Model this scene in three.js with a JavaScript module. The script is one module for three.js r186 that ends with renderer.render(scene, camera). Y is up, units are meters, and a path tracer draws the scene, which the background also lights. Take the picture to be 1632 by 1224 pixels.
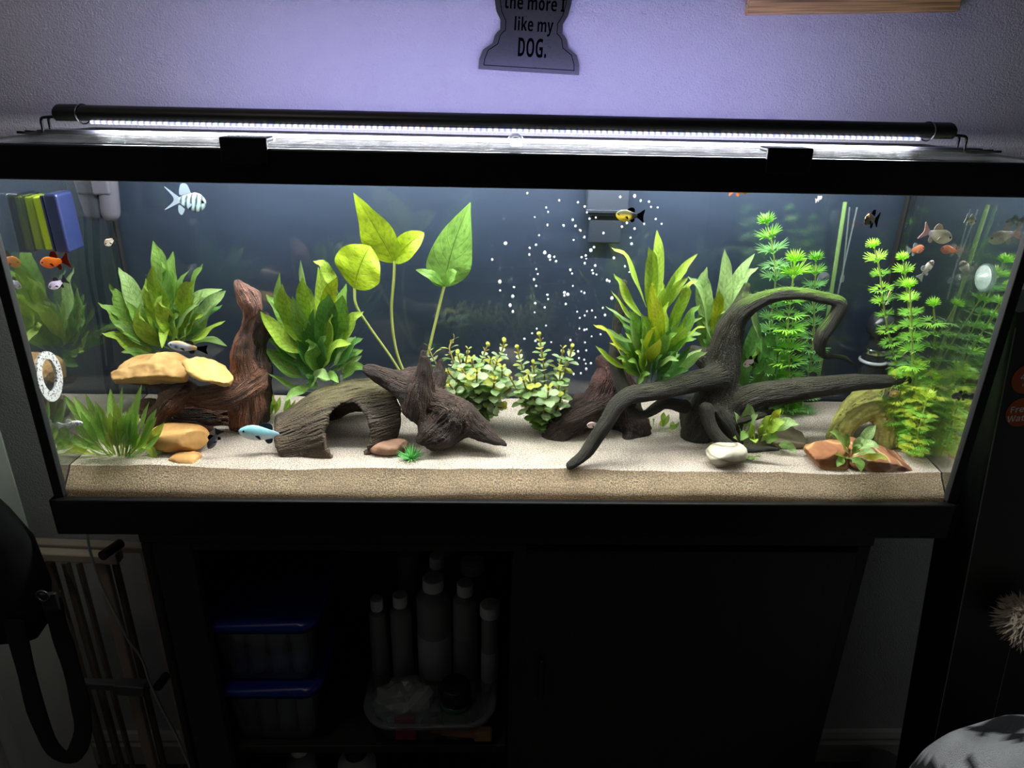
import * as THREE from 'three';
import { RoundedBoxGeometry } from 'three/addons/geometries/RoundedBoxGeometry.js';
import { ImprovedNoise } from 'three/addons/math/ImprovedNoise.js';
import { mergeGeometries, toCreasedNormals } from 'three/addons/utils/BufferGeometryUtils.js';
import { RectAreaLightUniformsLib } from 'three/addons/lights/RectAreaLightUniformsLib.js';

// ---------------------------------------------------------------- camera, lights, exposure
RectAreaLightUniformsLib.init();
const scene = new THREE.Scene();
scene.background = new THREE.Color(0x000000);
const FOCAL = 1131, Y0 = 0.8;                                   // focal length in pixels of the 1632 x 1224 frame; height of the tank's inside bottom
const camera = new THREE.PerspectiveCamera(2 * Math.atan(612 / FOCAL) * 180 / Math.PI, 1632 / 1224, 0.03, 20);
camera.position.set(-0.0288, Y0 + 0.5209, 0.828);
camera.rotation.set(-0.4006, -0.0293, 0.0222, 'YXZ');
camera.updateMatrixWorld(true);
const renderer = new THREE.WebGLRenderer({ antialias: true });
renderer.toneMapping = THREE.LinearToneMapping;
renderer.toneMappingExposure = 1.0;
renderer.shadowMap.enabled = true;
const BAR_L = 360, WALL_L = 17, ROOM_CD = 0.27;                 // radiance of the light bar, of the rear strip added for the wall glow; candela of the ceiling lamp
const WATER_TOP = Y0 + 0.424, RIM = Y0 + 0.45, BACK_Z = -0.266, WALL_Z = -0.36;
const BAR_Z = -0.118;

// ---------------------------------------------------------------- helpers
const V = (x, y, z) => new THREE.Vector3(x, y, z);
let seed = 7;
const rnd = () => { seed = (seed + 0x6d2b79f5) | 0; let t = Math.imul(seed ^ (seed >>> 15), 1 | seed); t = (t + Math.imul(t ^ (t >>> 7), 61 | t)) ^ t; return ((t ^ (t >>> 14)) >>> 0) / 4294967296; };
const rr = (a, b) => a + (b - a) * rnd();
const N = new ImprovedNoise();
const noise = (x, y, z) => N.noise(x + 31.7, y + 17.3, z + 5.1);
const fbm = (x, y, z, o = 3) => { let s = 0, a = 0.5; for (let i = 0; i < o; i++) { s += a * noise(x, y, z); x *= 2.03; y *= 2.03; z *= 2.03; a *= 0.5; } return s; };
const clamp = (x, a = 0, b = 1) => Math.min(b, Math.max(a, x));
const smooth = (a, b, x) => { const t = clamp((x - a) / (b - a)); return t * t * (3 - 2 * t); };
const lerp = (a, b, t) => a + (b - a) * t;
const mix3 = (a, b, t) => [lerp(a[0], b[0], t), lerp(a[1], b[1], t), lerp(a[2], b[2], t)];
const FWD = V(0, 0, -1).applyQuaternion(camera.quaternion), CAM = camera.position;
// where the sight line through a point of the photograph meets the upright plane at depth z, or the level plane at height y
function sight(px, py) { return V((px - 816) / FOCAL, -(py - 612) / FOCAL, -1).applyQuaternion(camera.quaternion); }
function at(px, py, z) { const d = sight(px, py); return d.multiplyScalar((z - CAM.z) / d.z).add(CAM); }
function atY(px, py, y) { const d = sight(px, py); return d.multiplyScalar((y - CAM.y) / d.y).add(CAM); }
const mpp = (p) => p.clone().sub(CAM).dot(FWD) / FOCAL;          // metres per pixel at a point

const used = {};
function numbered(n) { const k = used[n] = (used[n] ?? -1) + 1; return k ? n + '_' + String(k).padStart(3, '0') : n; }
function tag(o, label, category, group, kind) {
  if (label) o.userData.label = label;
  if (category) o.userData.category = category;
  if (group) o.userData.group = group;
  if (kind) o.userData.kind = kind;
  return o;
}
function thing(name, label, category, p, group) {
  const o = new THREE.Group();
  o.name = numbered(name);
  if (p) o.position.copy(p);
  scene.add(o);
  return tag(o, label, category, group);
}
function part(name, geo, mat, parent) {
  const m = new THREE.Mesh(geo, mat);
  m.name = parent === scene ? numbered(name) : name;
  m.castShadow = m.receiveShadow = true;
  (parent || scene).add(m);
  return m;
}
function struct(name, geo, mat) { const m = part(name, geo, mat, scene); m.userData.kind = 'structure'; return m; }
const std = (o) => new THREE.MeshStandardMaterial(o);
const phys = (o) => new THREE.MeshPhysicalMaterial(o);
const lin = (r, g, b) => new THREE.Color().setRGB(r, g, b);
const place = (g, x, y, z) => g.translate(x, y, z);
const box = (w, h, d, x = 0, y = 0, z = 0, r = 0.002) => place(new RoundedBoxGeometry(w, h, d, 2, Math.min(r, w / 2.1, h / 2.1, d / 2.1)), x, y, z);
const plain = (g) => { const h = g.index ? g.toNonIndexed() : g; for (const k of Object.keys(h.attributes)) if (!['position', 'normal', 'uv'].includes(k)) h.deleteAttribute(k); return h; };
const merge = (list) => mergeGeometries(list.map(plain));
function tube(points, r, seg = 24, rad = 8) { return new THREE.TubeGeometry(new THREE.CatmullRomCurve3(points), seg, r, rad); }
function rod(a, b, r, rad = 10) {                                 // a straight cylinder from a to b
  const d = b.clone().sub(a), g = new THREE.CylinderGeometry(r, r, d.length(), rad);
  g.applyQuaternion(new THREE.Quaternion().setFromUnitVectors(V(0, 1, 0), d.clone().normalize()));
  return g.translate((a.x + b.x) / 2, (a.y + b.y) / 2, (a.z + b.z) / 2);
}
function bar(a, b, w, d, r = 0.003) {                             // a straight board from a to b, w wide in the wall plane, d deep
  const v = b.clone().sub(a), g = new RoundedBoxGeometry(w, v.length(), d, 2, r);
  g.applyQuaternion(new THREE.Quaternion().setFromUnitVectors(V(0, 1, 0), v.clone().normalize()));
  return g.translate((a.x + b.x) / 2, (a.y + b.y) / 2, (a.z + b.z) / 2);
}
const local = (g, o) => g.translate(-o.position.x, -o.position.y, -o.position.z);
function lathe(pts, seg = 28) { return new THREE.LatheGeometry(pts.map(([r, y]) => new THREE.Vector2(r, y)), seg); }
// rings of equally many points joined into a skin
function loft(rings, closeEnds = true) {
  const n = rings[0].length, pos = [], idx = [], uv = [];
  rings.forEach((ring, i) => ring.forEach((p, j) => { pos.push(p.x, p.y, p.z); uv.push(j / n, i / rings.length); }));
  for (let i = 0; i + 1 < rings.length; i++) for (let j = 0; j < n; j++) {
    const a = i * n + j, b = i * n + (j + 1) % n, c = a + n, d = b + n;
    idx.push(a, b, d, a, d, c);
  }
  if (closeEnds) for (const [k, flip] of [[0, 1], [rings.length - 1, 0]]) {
    const c = rings[k].reduce((s, p) => s.add(p), V(0, 0, 0)).multiplyScalar(1 / n), at0 = pos.length / 3;
    pos.push(c.x, c.y, c.z); uv.push(0.5, 0.5);
    for (let j = 0; j < n; j++) { const a = k * n + j, b = k * n + (j + 1) % n; flip ? idx.push(at0, b, a) : idx.push(at0, a, b); }
  }
  const g = new THREE.BufferGeometry();
  g.setAttribute('position', new THREE.Float32BufferAttribute(pos, 3));
  g.setAttribute('uv', new THREE.Float32BufferAttribute(uv, 2));
  g.setIndex(idx);
  g.computeVertexNormals();
  return g;
}
function rrect(w, d, r, y, n = 6) {                               // rounded rectangle ring, level at y
  const out = [];
  for (const [sx, sz, a0] of [[1, 1, 0], [-1, 1, 90], [-1, -1, 180], [1, -1, 270]]) for (let i = 0; i <= n; i++) {
    const a = (a0 + 90 * i / n) * Math.PI / 180;
    out.push(V(sx * (w / 2 - r) + r * Math.cos(a), y, sz * (d / 2 - r) + r * Math.sin(a)));
  }
  return out.reverse();
}
// ---- textures
function dataTex(n, fn, srgb = false, m = n) {
  const d = new Uint8Array(n * m * 4);
  for (let y = 0; y < m; y++) for (let x = 0; x < n; x++) { const c = fn(x / n, y / m); for (let k = 0; k < 3; k++) d[(y * n + x) * 4 + k] = clamp(c[k]) * 255; d[(y * n + x) * 4 + 3] = 255; }
  const t = new THREE.DataTexture(d, n, m);
  t.wrapS = t.wrapT = THREE.RepeatWrapping; t.magFilter = THREE.LinearFilter;
  if (srgb) t.colorSpace = THREE.SRGBColorSpace;
  t.needsUpdate = true;
  return t;
}
function rep(t, x, y = x) { const c = t.clone(); c.repeat.set(x, y); c.needsUpdate = true; return c; }
function tileNoise(u, v, f, s = 0) {                              // noise that repeats over the unit square
  const a = u * f, b = v * f, n = (i, j) => noise(a - i * f, b - j * f, s);
  return n(0, 0) * (1 - u) * (1 - v) + n(1, 0) * u * (1 - v) + n(0, 1) * (1 - u) * v + n(1, 1) * u * v;
}
function canvasTex(w, h, draw) {
  const c = document.createElement('canvas'); c.width = w; c.height = h;
  draw(c.getContext('2d'), w, h);
  const t = new THREE.CanvasTexture(c);
  t.colorSpace = THREE.SRGBColorSpace; t.wrapS = t.wrapT = THREE.ClampToEdgeWrapping;
  return t;
}
// ---- a skin round a distance field (surface nets)
function skin(field, lo, hi, h) {
  const nx = Math.ceil((hi.x - lo.x) / h) + 1, ny = Math.ceil((hi.y - lo.y) / h) + 1, nz = Math.ceil((hi.z - lo.z) / h) + 1;
  const F = new Float32Array(nx * ny * nz), id = (i, j, k) => (k * ny + j) * nx + i, B = 5, rad = B * h * 0.87;
  for (let k = 0; k < nz; k += B) for (let j = 0; j < ny; j += B) for (let i = 0; i < nx; i += B) {
    const d0 = field.prep(lo.x + (i + B / 2) * h, lo.y + (j + B / 2) * h, lo.z + (k + B / 2) * h, rad), far = Math.abs(d0) > rad * 1.6 + field.slack;
    for (let c = k; c < Math.min(k + B, nz); c++) for (let b = j; b < Math.min(j + B, ny); b++) for (let a = i; a < Math.min(i + B, nx); a++)
      F[id(a, b, c)] = far ? d0 : field.at(lo.x + a * h, lo.y + b * h, lo.z + c * h);
  }
  const vid = new Int32Array(nx * ny * nz).fill(-1), pos = [], idx = [];
  const C = [[0, 0, 0], [1, 0, 0], [0, 1, 0], [1, 1, 0], [0, 0, 1], [1, 0, 1], [0, 1, 1], [1, 1, 1]], E = [[0, 1], [2, 3], [4, 5], [6, 7], [0, 2], [1, 3], [4, 6], [5, 7], [0, 4], [1, 5], [2, 6], [3, 7]];
  for (let k = 0; k + 1 < nz; k++) for (let j = 0; j + 1 < ny; j++) for (let i = 0; i + 1 < nx; i++) {
    const f = C.map(([a, b, c]) => F[id(i + a, j + b, k + c)]);
    let s = 0; for (const x of f) if (x < 0) s++;
    if (s === 0 || s === 8) continue;
    let x = 0, y = 0, z = 0, n = 0;
    for (const [p, q] of E) if ((f[p] < 0) !== (f[q] < 0)) { const t = f[p] / (f[p] - f[q]); x += lerp(C[p][0], C[q][0], t); y += lerp(C[p][1], C[q][1], t); z += lerp(C[p][2], C[q][2], t); n++; }
    vid[id(i, j, k)] = pos.length / 3;
    pos.push(lo.x + (i + x / n) * h, lo.y + (j + y / n) * h, lo.z + (k + z / n) * h);
  }
  const quad = (a, b, c, d, flip) => { if (a < 0 || b < 0 || c < 0 || d < 0) return; flip ? idx.push(a, c, b, a, d, c) : idx.push(a, b, c, a, c, d); };
  for (let k = 1; k + 1 < nz; k++) for (let j = 1; j + 1 < ny; j++) for (let i = 1; i + 1 < nx; i++) {
    const s = F[id(i, j, k)] < 0;
    if (s !== F[id(i + 1, j, k)] < 0) quad(vid[id(i, j - 1, k - 1)], vid[id(i, j, k - 1)], vid[id(i, j, k)], vid[id(i, j - 1, k)], !s);
    if (s !== F[id(i, j + 1, k)] < 0) quad(vid[id(i - 1, j, k - 1)], vid[id(i - 1, j, k)], vid[id(i, j, k)], vid[id(i, j, k - 1)], !s);
    if (s !== F[id(i, j, k + 1)] < 0) quad(vid[id(i - 1, j - 1, k)], vid[id(i, j - 1, k)], vid[id(i, j, k)], vid[id(i - 1, j, k)], !s);
  }
  const g = new THREE.BufferGeometry();
  g.setAttribute('position', new THREE.Float32BufferAttribute(pos, 3));
  g.setIndex(idx);
  g.computeVertexNormals();
  return g;
}
function paint(g, fn) {                                            // vertex colours (linear) from position and normal
  const p = g.attributes.position, n = g.attributes.normal, c = new Float32Array(p.count * 3);
  for (let i = 0; i < p.count; i++) { const q = fn(p.getX(i), p.getY(i), p.getZ(i), n.getX(i), n.getY(i), n.getZ(i), i); c[i * 3] = q[0]; c[i * 3 + 1] = q[1]; c[i * 3 + 2] = q[2]; }
  g.setAttribute('color', new THREE.BufferAttribute(c, 3));
  return g;
}

// ---------------------------------------------------------------- shared materials
const grainTex = dataTex(256, (u, v) => { const q = 0.5 + 0.55 * tileNoise(u, v, 48, 3) + 0.5 * tileNoise(u, v, 100, 9); return [q, q, q]; });
const wallTex = dataTex(512, (u, v) => { const q = 0.5 + 0.55 * tileNoise(u, v, 34, 1) + 0.4 * tileNoise(u, v, 70, 4) + 0.25 * tileNoise(u, v, 12, 2); return [q, q, q]; });
const M = {
  wall: std({ color: lin(0.62, 0.61, 0.63), roughness: 0.75, bumpMap: rep(wallTex, 2.2, 2.2), bumpScale: 0.0013 }),
  ceil: std({ color: lin(0.5, 0.5, 0.5), roughness: 0.95 }),
  black: phys({ color: lin(0.006, 0.006, 0.007), roughness: 0.42, specularIntensity: 0.6 }),
  blackMatte: std({ color: lin(0.007, 0.007, 0.008), roughness: 0.85 }),
  stand: std({ color: lin(0.010, 0.0095, 0.010), roughness: 0.6, bumpMap: rep(grainTex, 3, 1), bumpScale: 0.0003 }),
  glass: phys({ color: 0xffffff, transmission: 1, thickness: 0, roughness: 0, ior: 1.5 }),
  side: phys({ color: lin(0.9, 0.97, 0.93), transmission: 1, thickness: 0, roughness: 0.0, ior: 5 }),
  chrome: std({ color: lin(0.75, 0.75, 0.78), roughness: 0.18, metalness: 1 }),
  white: std({ color: lin(0.7, 0.7, 0.7), roughness: 0.5 }),
};

// ---------------------------------------------------------------- the room
const FLOOR = -0.13, CEIL = 2.3;
{
  const uvBox = (w, h, d, x, y, z, s) => { const g = new THREE.BoxGeometry(w, h, d); const p = g.attributes.position, n = g.attributes.normal, uv = g.attributes.uv; for (let i = 0; i < p.count; i++) { const ax = Math.abs(n.getX(i)) > 0.5; uv.setXY(i, (ax ? p.getZ(i) : p.getX(i)) / s, (Math.abs(n.getY(i)) > 0.5 ? p.getZ(i) : p.getY(i)) / s); } return g.translate(x, y, z); };
  struct('wall_back', uvBox(3.4, 2.6, 0.1, 0, 1.1, WALL_Z - 0.05, 0.24), M.wall);
  struct('wall_left', uvBox(0.1, 2.6, 5.2, -1.65, 1.1, 2.14, 0.24), M.wall);
  struct('wall_right', uvBox(0.1, 2.6, 5.2, 1.65, 1.1, 2.14, 0.24), M.wall);
  struct('wall_front', uvBox(3.4, 2.6, 0.1, 0, 1.1, 4.69, 0.24), M.wall);
  struct('ceiling', uvBox(3.4, 0.1, 5.2, 0, CEIL + 0.05, 2.14, 0.3), M.ceil);
  const carpet = dataTex(256, (u, v) => { const q = 0.5 + 0.6 * tileNoise(u, v, 60, 5) + 0.5 * tileNoise(u, v, 21, 6); return [0.30 * q + 0.1, 0.28 * q + 0.1, 0.26 * q + 0.1]; }, true);
  struct('floor', uvBox(3.4, 0.1, 5.2, 0, FLOOR - 0.05, 2.14, 0.3), std({ map: carpet, roughness: 1 }));
  const prof = new THREE.Shape([[0, 0], [0.016, 0], [0.016, 0.055], [0.011, 0.062], [0.011, 0.068], [0.014, 0.072], [0.008, 0.085], [0, 0.088]].map(([a, b]) => new THREE.Vector2(a, b)));
  const bb = new THREE.ExtrudeGeometry(prof, { depth: 3.2, bevelEnabled: false }); bb.rotateY(-Math.PI / 2);
  bb.translate(1.6, FLOOR, WALL_Z);
  struct('baseboard_back', bb, std({ color: lin(0.6, 0.58, 0.55), roughness: 0.5 }));
  // open white door leaf at the left
  const door = new THREE.Group(); door.name = 'door_1'; door.userData.kind = 'structure';
  door.position.set(-0.776, FLOOR, -0.15); door.rotation.y = Math.PI + 0.78; scene.add(door);
  const dm = std({ color: lin(0.62, 0.61, 0.57), roughness: 0.5 });
  part('door_leaf', box(0.62, 2.0, 0.034, 0.31, 1.0, 0, 0.003), dm, door);
  for (const [y, h] of [[0.42, 0.55], [1.25, 0.85]]) part('door_panel', mergeGeometries([[0.31, y + h / 2, 0.4, 0.02], [0.31, y - h / 2, 0.4, 0.02], [0.11, y, 0.02, h], [0.51, y, 0.02, h]].map(([x, yy, w, hh]) => box(w, hh, 0.012, x, yy, -0.019, 0.004)).concat(box(0.34, h - 0.08, 0.008, 0.31, y, -0.019, 0.003))), dm, door);
}
{ // ceiling lamp above and behind the photographer
  const p = V(-0.5, 2.12, 0.3), o = thing('ceiling_lamp', 'round white ceiling lamp glowing dimly above the room', 'lamp', p);
  part('canopy', lathe([[0, 0.119], [0.07, 0.119], [0.075, 0.10], [0.03, 0.09], [0, 0.09]]), M.white, o);
  part('globe', place(new THREE.SphereGeometry(0.09, 24, 16), 0, 0.01, 0), std({ color: lin(0.8, 0.8, 0.78), emissive: lin(1, 0.93, 0.84), emissiveIntensity: 0.6 }), o);
  const l = new THREE.PointLight(lin(1, 0.93, 0.82), ROOM_CD); l.name = 'lamp_bulb'; l.castShadow = true; l.shadow.radius = 4; l.position.set(0, 0.01, 0); o.add(l);
}

// ---------------------------------------------------------------- the aquarium
{
  const o = thing('aquarium', 'large black-framed rectangular glass aquarium full of plants on the black stand', 'aquarium', V(0, Y0, 0));
  const W = 1.234, D = 0.288, zc = -0.134, H = 0.412;
  const ring = (y0, y1, lip) => mergeGeometries([
    box(W, y1 - y0, 0.012, 0, (y0 + y1) / 2, 0.004, 0.003), box(W, y1 - y0, 0.012, 0, (y0 + y1) / 2, -0.276, 0.003),
    box(0.012, y1 - y0, D, -W / 2 + 0.006, (y0 + y1) / 2, zc, 0.003), box(0.012, y1 - y0, D, W / 2 - 0.006, (y0 + y1) / 2, zc, 0.003), ...lip]);
  part('top_frame', ring(H, 0.45, [box(W - 0.01, 0.006, 0.018, 0, 0.43, -0.004), box(W - 0.01, 0.006, 0.02, 0, 0.43, -0.266), box(0.02, 0.006, D - 0.02, -W / 2 + 0.014, 0.43, zc), box(0.02, 0.006, D - 0.02, W / 2 - 0.014, 0.43, zc)]), M.black, o);
  part('bottom_frame', ring(-0.055, 0.0, [box(W - 0.02, 0.008, D - 0.02, 0, -0.04, zc)]), M.black, o);
  part('front_pane', box(1.212, 0.44, 0.006, 0, 0.205, -0.001, 0.0005), M.glass, o);
  part('back_pane', box(1.212, 0.44, 0.005, 0, 0.205, BACK_Z - 0.003, 0.0005), M.glass, o);
  for (const s of [-1, 1]) part('side_pane', box(0.006, 0.44, 0.25, s * 0.604, 0.205, -0.133, 0.0005), M.side, o);
  part('bottom_pane', box(1.2, 0.008, 0.26, 0, -0.02, -0.135, 0.001), M.black, o);
  for (const s of [-1, 1]) for (const z of [-0.002, -0.268]) part('corner_seal', box(0.0135, 0.413, 0.0108, s * 0.6065, 0.206, z < -0.1 ? z : -0.0030, 0.0015), M.blackMatte, o);
  const sheet = dataTex(128, (u, v) => { const q = 1 + 0.12 * tileNoise(u, v, 6, 2) + 0.08 * tileNoise(u, v, 15, 3); return [0.18 * q, 0.22 * q, 0.285 * q]; }, true);  // water haze put into the colour of the black sheet
  part('background_sheet', box(1.206, 0.43, 0.003, 0, 0.205, -0.2745, 0.0005), std({ map: sheet, roughness: 0.35 }), o).userData.label = 'background sheet behind the back glass, water haze painted in as dark blue-grey';
  for (const x of [at(390, 228, 0.008).x, at(1257, 242, 0.008).x]) part('clip', merge([box(0.051, 0.027, 0.006, x, 0.448, 0.012, 0.002), box(0.051, 0.005, 0.03, x, 0.459, 0, 0.002)]), M.black, o);
}
{ // two-piece glass lid with its hinge and pull
  const o = thing('glass_lid', 'two-piece hinged clear glass lid with clear pull lying on the aquarium rim', 'lid', V(0, Y0 + 0.4525, -0.134));
  const ripple = dataTex(256, (u, v) => { const q = 0.5 + 0.6 * tileNoise(u, v, 40, 5) + 0.4 * tileNoise(u, v, 90, 1); return [q, q, q]; });
  const drops = dataTex(512, (u, v) => { const q = 1 - 0.022 * smooth(0.05, 0.35, tileNoise(u, v, 70, 8) + 0.4 * tileNoise(u, v, 9, 3)); return [q, q, q]; });
  const wet = phys({ color: 0xffffff, transmission: 1, transmissionMap: rep(drops, 5, 1), thickness: 0, specularIntensity: 0.012, roughness: 0.12, ior: 1.5, bumpMap: rep(ripple, 6, 1), bumpScale: 0.0006 });
  part('lid_pane', box(1.19, 0.004, 0.10, 0, 0, 0.074, 0.001), wet, o);
  part('lid_pane', box(1.19, 0.004, 0.13, 0, 0, -0.056, 0.001), wet, o);
  part('hinge', merge([box(1.19, 0.006, 0.016, 0, 0.001, 0.016, 0.002)]), phys({ color: lin(0.03, 0.03, 0.04), roughness: 0.3 }), o);
  const hx = at(822, 230, -0.05).x;
  part('pull', merge([box(0.013, 0.003, 0.05, hx, 0.004, 0.092, 0.001), place(new THREE.TorusGeometry(0.008, 0.002, 8, 20, Math.PI).scale(1, 1, 3), hx, 0.004, 0.07)]), phys({ color: lin(0.85, 0.85, 0.9), transmission: 0.5, roughness: 0.2 }), o);
}
{ // the water's surface
  const rip = dataTex(256, (u, v) => { const q = 0.5 + 0.7 * tileNoise(u, v, 7, 5) + 0.4 * tileNoise(u, v, 17, 1); return [q, q, q]; });
  const g = new THREE.PlaneGeometry(1.2, 0.258); g.rotateX(-Math.PI / 2); g.translate(0, WATER_TOP, -0.134);
  tag(part('water', g, phys({ color: lin(0.95, 0.985, 0.90), transmission: 1, thickness: 0, roughness: 0.0, ior: 1.33, bumpMap: rep(rip, 5, 1), bumpScale: 0.002 }), scene), 'clear rippled water surface filling the aquarium', 'water', null, 'stuff');
}
{ // light bar
  const a = at(93, 181, BAR_Z), b = at(1515, 210, BAR_Z), xc = (a.x + b.x) / 2, L = b.x - a.x, BAR_Y = (a.y + b.y) / 2;
  const o = thing('aquarium_light', 'long black light bar on wire legs across the aquarium lid', 'light', V(xc, BAR_Y, BAR_Z));
  const ringAt = (x, s) => { const r = []; for (let i = 0; i < 24; i++) { const t = i / 24 * Math.PI * 2; const y = Math.sin(t), z = Math.cos(t); r.push(V(x, Math.max(-0.72, y) * 0.0105 * s, z * 0.017 * s)); } return r; };
  part('housing', loft([-L / 2 + 0.03, L / 2 - 0.03].map((x) => ringAt(x, 1))), M.black, o);
  for (const s of [-1, 1]) part('end_cap', loft((s > 0 ? [0.031, 0.029, 0.003, 0] : [0.0, 0.003, 0.029, 0.031]).map((t) => ringAt(s * (L / 2 - t), t < 0.001 ? 0.86 : t > 0.03 ? 1.0 : 1.07))), M.black, o);
  const leds = canvasTex(2048, 8, (c, w, h) => { c.fillStyle = '#8f92b4'; c.fillRect(0, 0, w, h); for (let i = 0; i < 150; i++) { c.fillStyle = ['#ffffff', '#ffffff', '#f4f6ff', '#dfe2ff', '#ffffff', '#ffd9d2', '#d8ffe4', '#b9c0ff'][Math.floor(rnd() * 8)]; c.fillRect(i * w / 150, 0, w / 150 * 0.62, h); } });
  const lens = box(L - 0.09, 0.004, 0.026, 0, -0.0085, 0.0045, 0.0015);
  { const p = lens.attributes.position, uv = lens.attributes.uv; for (let i = 0; i < p.count; i++) uv.setXY(i, p.getX(i) / L + 0.5, 0.5); }
  part('led_lens', lens, std({ color: 0x888888, emissive: 0xffffff, emissiveMap: leds, emissiveIntensity: 1.7, roughness: 0.4 }), o).userData.label = 'glowing dotted strip under the bar';
  const rear = box(0.92, 0.003, 0.0015, 0, 0.004, -0.0172, 0.0005);  // added strip behind the bar, made up to tint the wall purple
  part('added_rear_strip', rear, std({ color: 0x333333, emissive: lin(0.45, 0.42, 1), emissiveIntensity: 0.8 }), o);
  for (const s of [-1, 1]) for (const z of [0.007, -0.009]) {
    const e = s * (L / 2 - 0.002), f = s * 0.618 - xc;
    part('wire_leg', tube([V(e - s * 0.01, -0.004, z), V(e + s * 0.012, -0.004, z), V(e + s * 0.02, -0.006, z), V(e + s * 0.021, RIM - BAR_Y + 0.008, z), V(e + s * 0.022, RIM - BAR_Y + 0.003, z), V(Math.max(Math.abs(f), Math.abs(e) + 0.034) * s, RIM - BAR_Y + 0.003, z)], 0.0017, 40, 8), M.black, o);
    part('band', place(new THREE.TorusGeometry(0.0115, 0.0008, 6, 24).scale(1.55, 1, 1).rotateY(Math.PI / 2), s * (L / 2 - 0.03), 0, 0), M.chrome, o);
  }
  const down = new THREE.RectAreaLight(lin(0.93, 0.95, 1), BAR_L, L - 0.1, 0.026); down.name = 'bar_glow';
  down.position.set(0, -0.0115, 0.0045); down.rotation.x = -Math.PI / 2; o.add(down);
  const back = new THREE.RectAreaLight(lin(0.26, 0.22, 1), WALL_L, 0.92, 0.02); back.name = 'added_wall_glow';  // added lamp of the made-up rear strip, for the purple wall glow
  back.position.set(0, 0.004, -0.019); back.rotation.set(0.3, 0, 0); o.add(back);
}
// ---- filter fittings seen under the rim
{
  const grey = phys({ color: lin(0.13, 0.125, 0.16), roughness: 0.25, transmission: 0.25 });
  const p = at(172, 315, -0.245), o = thing('filter_outlet', 'grey plastic filter outlet hanging in the back left corner under the rim', 'filter', p);
  part('spout', local(merge([rod(at(168, 250, -0.235), at(176, 336, -0.235), 0.0135, 16), place(new THREE.SphereGeometry(0.0135, 16, 10), at(176, 338, -0.235).x, at(176, 338, -0.235).y, -0.235), box(0.026, 0.03, 0.03, at(166, 292, -0.235).x, at(166, 292, -0.235).y, -0.235, 0.004)]), o), grey, o);
  part('side_box', local(box(0.026, 0.05, 0.026, at(148, 318, -0.24).x, at(148, 318, -0.24).y, -0.24, 0.003), o), phys({ color: lin(0.10, 0.10, 0.14), roughness: 0.2 }), o);
  const t = thing('intake_tube', 'black filter intake tube running down the back left corner', 'tube', at(150, 480, -0.25));
  part('pipe', local(tube([at(152, 345, -0.25), at(156, 430, -0.25), at(170, 520, -0.25), at(178, 590, -0.25)], 0.005, 24, 10), t), M.black, t);
  part('cord', local(tube([at(135, 330, -0.245), at(140, 430, -0.245), at(158, 520, -0.245), at(170, 620, -0.245)], 0.0022, 24, 8), t), M.black, t);
  part('strainer', local(merge([rod(at(176, 585, -0.25), at(182, 640, -0.25), 0.009, 14), rod(at(177, 596, -0.25), at(177.5, 600, -0.25), 0.011, 14)]), t), M.black, t);
  const q = at(968, 320, -0.25), r = thing('filter_spout', 'pale grey rectangular filter spout behind the bubbles under the rim', 'filter', q);
  part('housing', local(box(0.062, 0.05, 0.02, q.x, at(968, 316, -0.25).y, -0.252, 0.003), r), phys({ color: lin(0.035, 0.042, 0.058), roughness: 0.3 }), r);
  part('lip', local(merge([box(0.066, 0.006, 0.026, q.x, at(968, 335, -0.25).y, -0.25, 0.002), box(0.05, 0.05, 0.012, at(965, 362, -0.25).x, at(965, 362, -0.25).y, -0.256, 0.003)]), r), phys({ color: lin(0.022, 0.028, 0.04), roughness: 0.3 }), r);
  // clear tubes on the right
  const clearG = phys({ color: lin(0.55, 0.75, 0.35), transmission: 0.75, roughness: 0.2 }), clear = phys({ color: lin(0.8, 0.85, 0.85), transmission: 0.9, roughness: 0.12 });
  const u = thing('return_tube', 'greenish clear tube running down the back wall beside the feathery plants', 'tube', at(1320, 480, -0.24));
  part('pipe', local(rod(at(1347, 322, -0.24), at(1303, 610, -0.24), 0.0032), u), clearG, u);
  part('suction_cup', local(place(lathe([[0.002, 0.006], [0.004, 0.004], [0.010, 0]], 16).rotateX(Math.PI / 2), at(1315, 445, -0.255).x, at(1315, 445, -0.255).y, -0.262), u), clear, u);
  const w = thing('air_line', 'thin clear air line hanging right of the greenish tube', 'tube', at(1350, 380, -0.245));
  part('pipe', local(merge([rod(at(1354, 330, -0.245), at(1343, 440, -0.245), 0.0013), rod(at(1366, 330, -0.245), at(1334, 475, -0.245), 0.0013)]), w), clear, w);
  part('clip', local(box(0.006, 0.011, 0.005, at(1343, 445, -0.245).x, at(1343, 445, -0.245).y, -0.247), w), clear, w);
  // solid built for a camera lens reflection: powerhead standing at the back right
  const hb = at(1385, 600, -0.235), h = thing('lens_stand_in', 'black round pump with a chrome ring at the back right, built for a lens reflection', 'stand_in', hb);
  const y = (py) => at(1385, py, -0.235).y - hb.y;
  part('body', lathe([[0, y(500)], [0.017, y(502)], [0.020, y(518)], [0.020, y(530)], [0.013, y(536)], [0.013, y(545)], [0.0155, y(548)], [0.0165, y(565)], [0.018, y(566)], [0.019, y(600)], [0.019, y(640)], [0, y(640)]]), phys({ color: lin(0.012, 0.014, 0.018), roughness: 0.25 }), h);
  part('chrome_ring', lathe([[0.0158, y(561)], [0.0172, y(562)], [0.0165, y(555)], [0.015, y(554)]]), M.chrome, h);
  part('base_ring', lathe([[0.0185, y(577)], [0.0215, y(576)], [0.0215, y(573)], [0.0185, y(572)]]), phys({ color: lin(0.3, 0.32, 0.35), roughness: 0.2 }), h);
}
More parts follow.
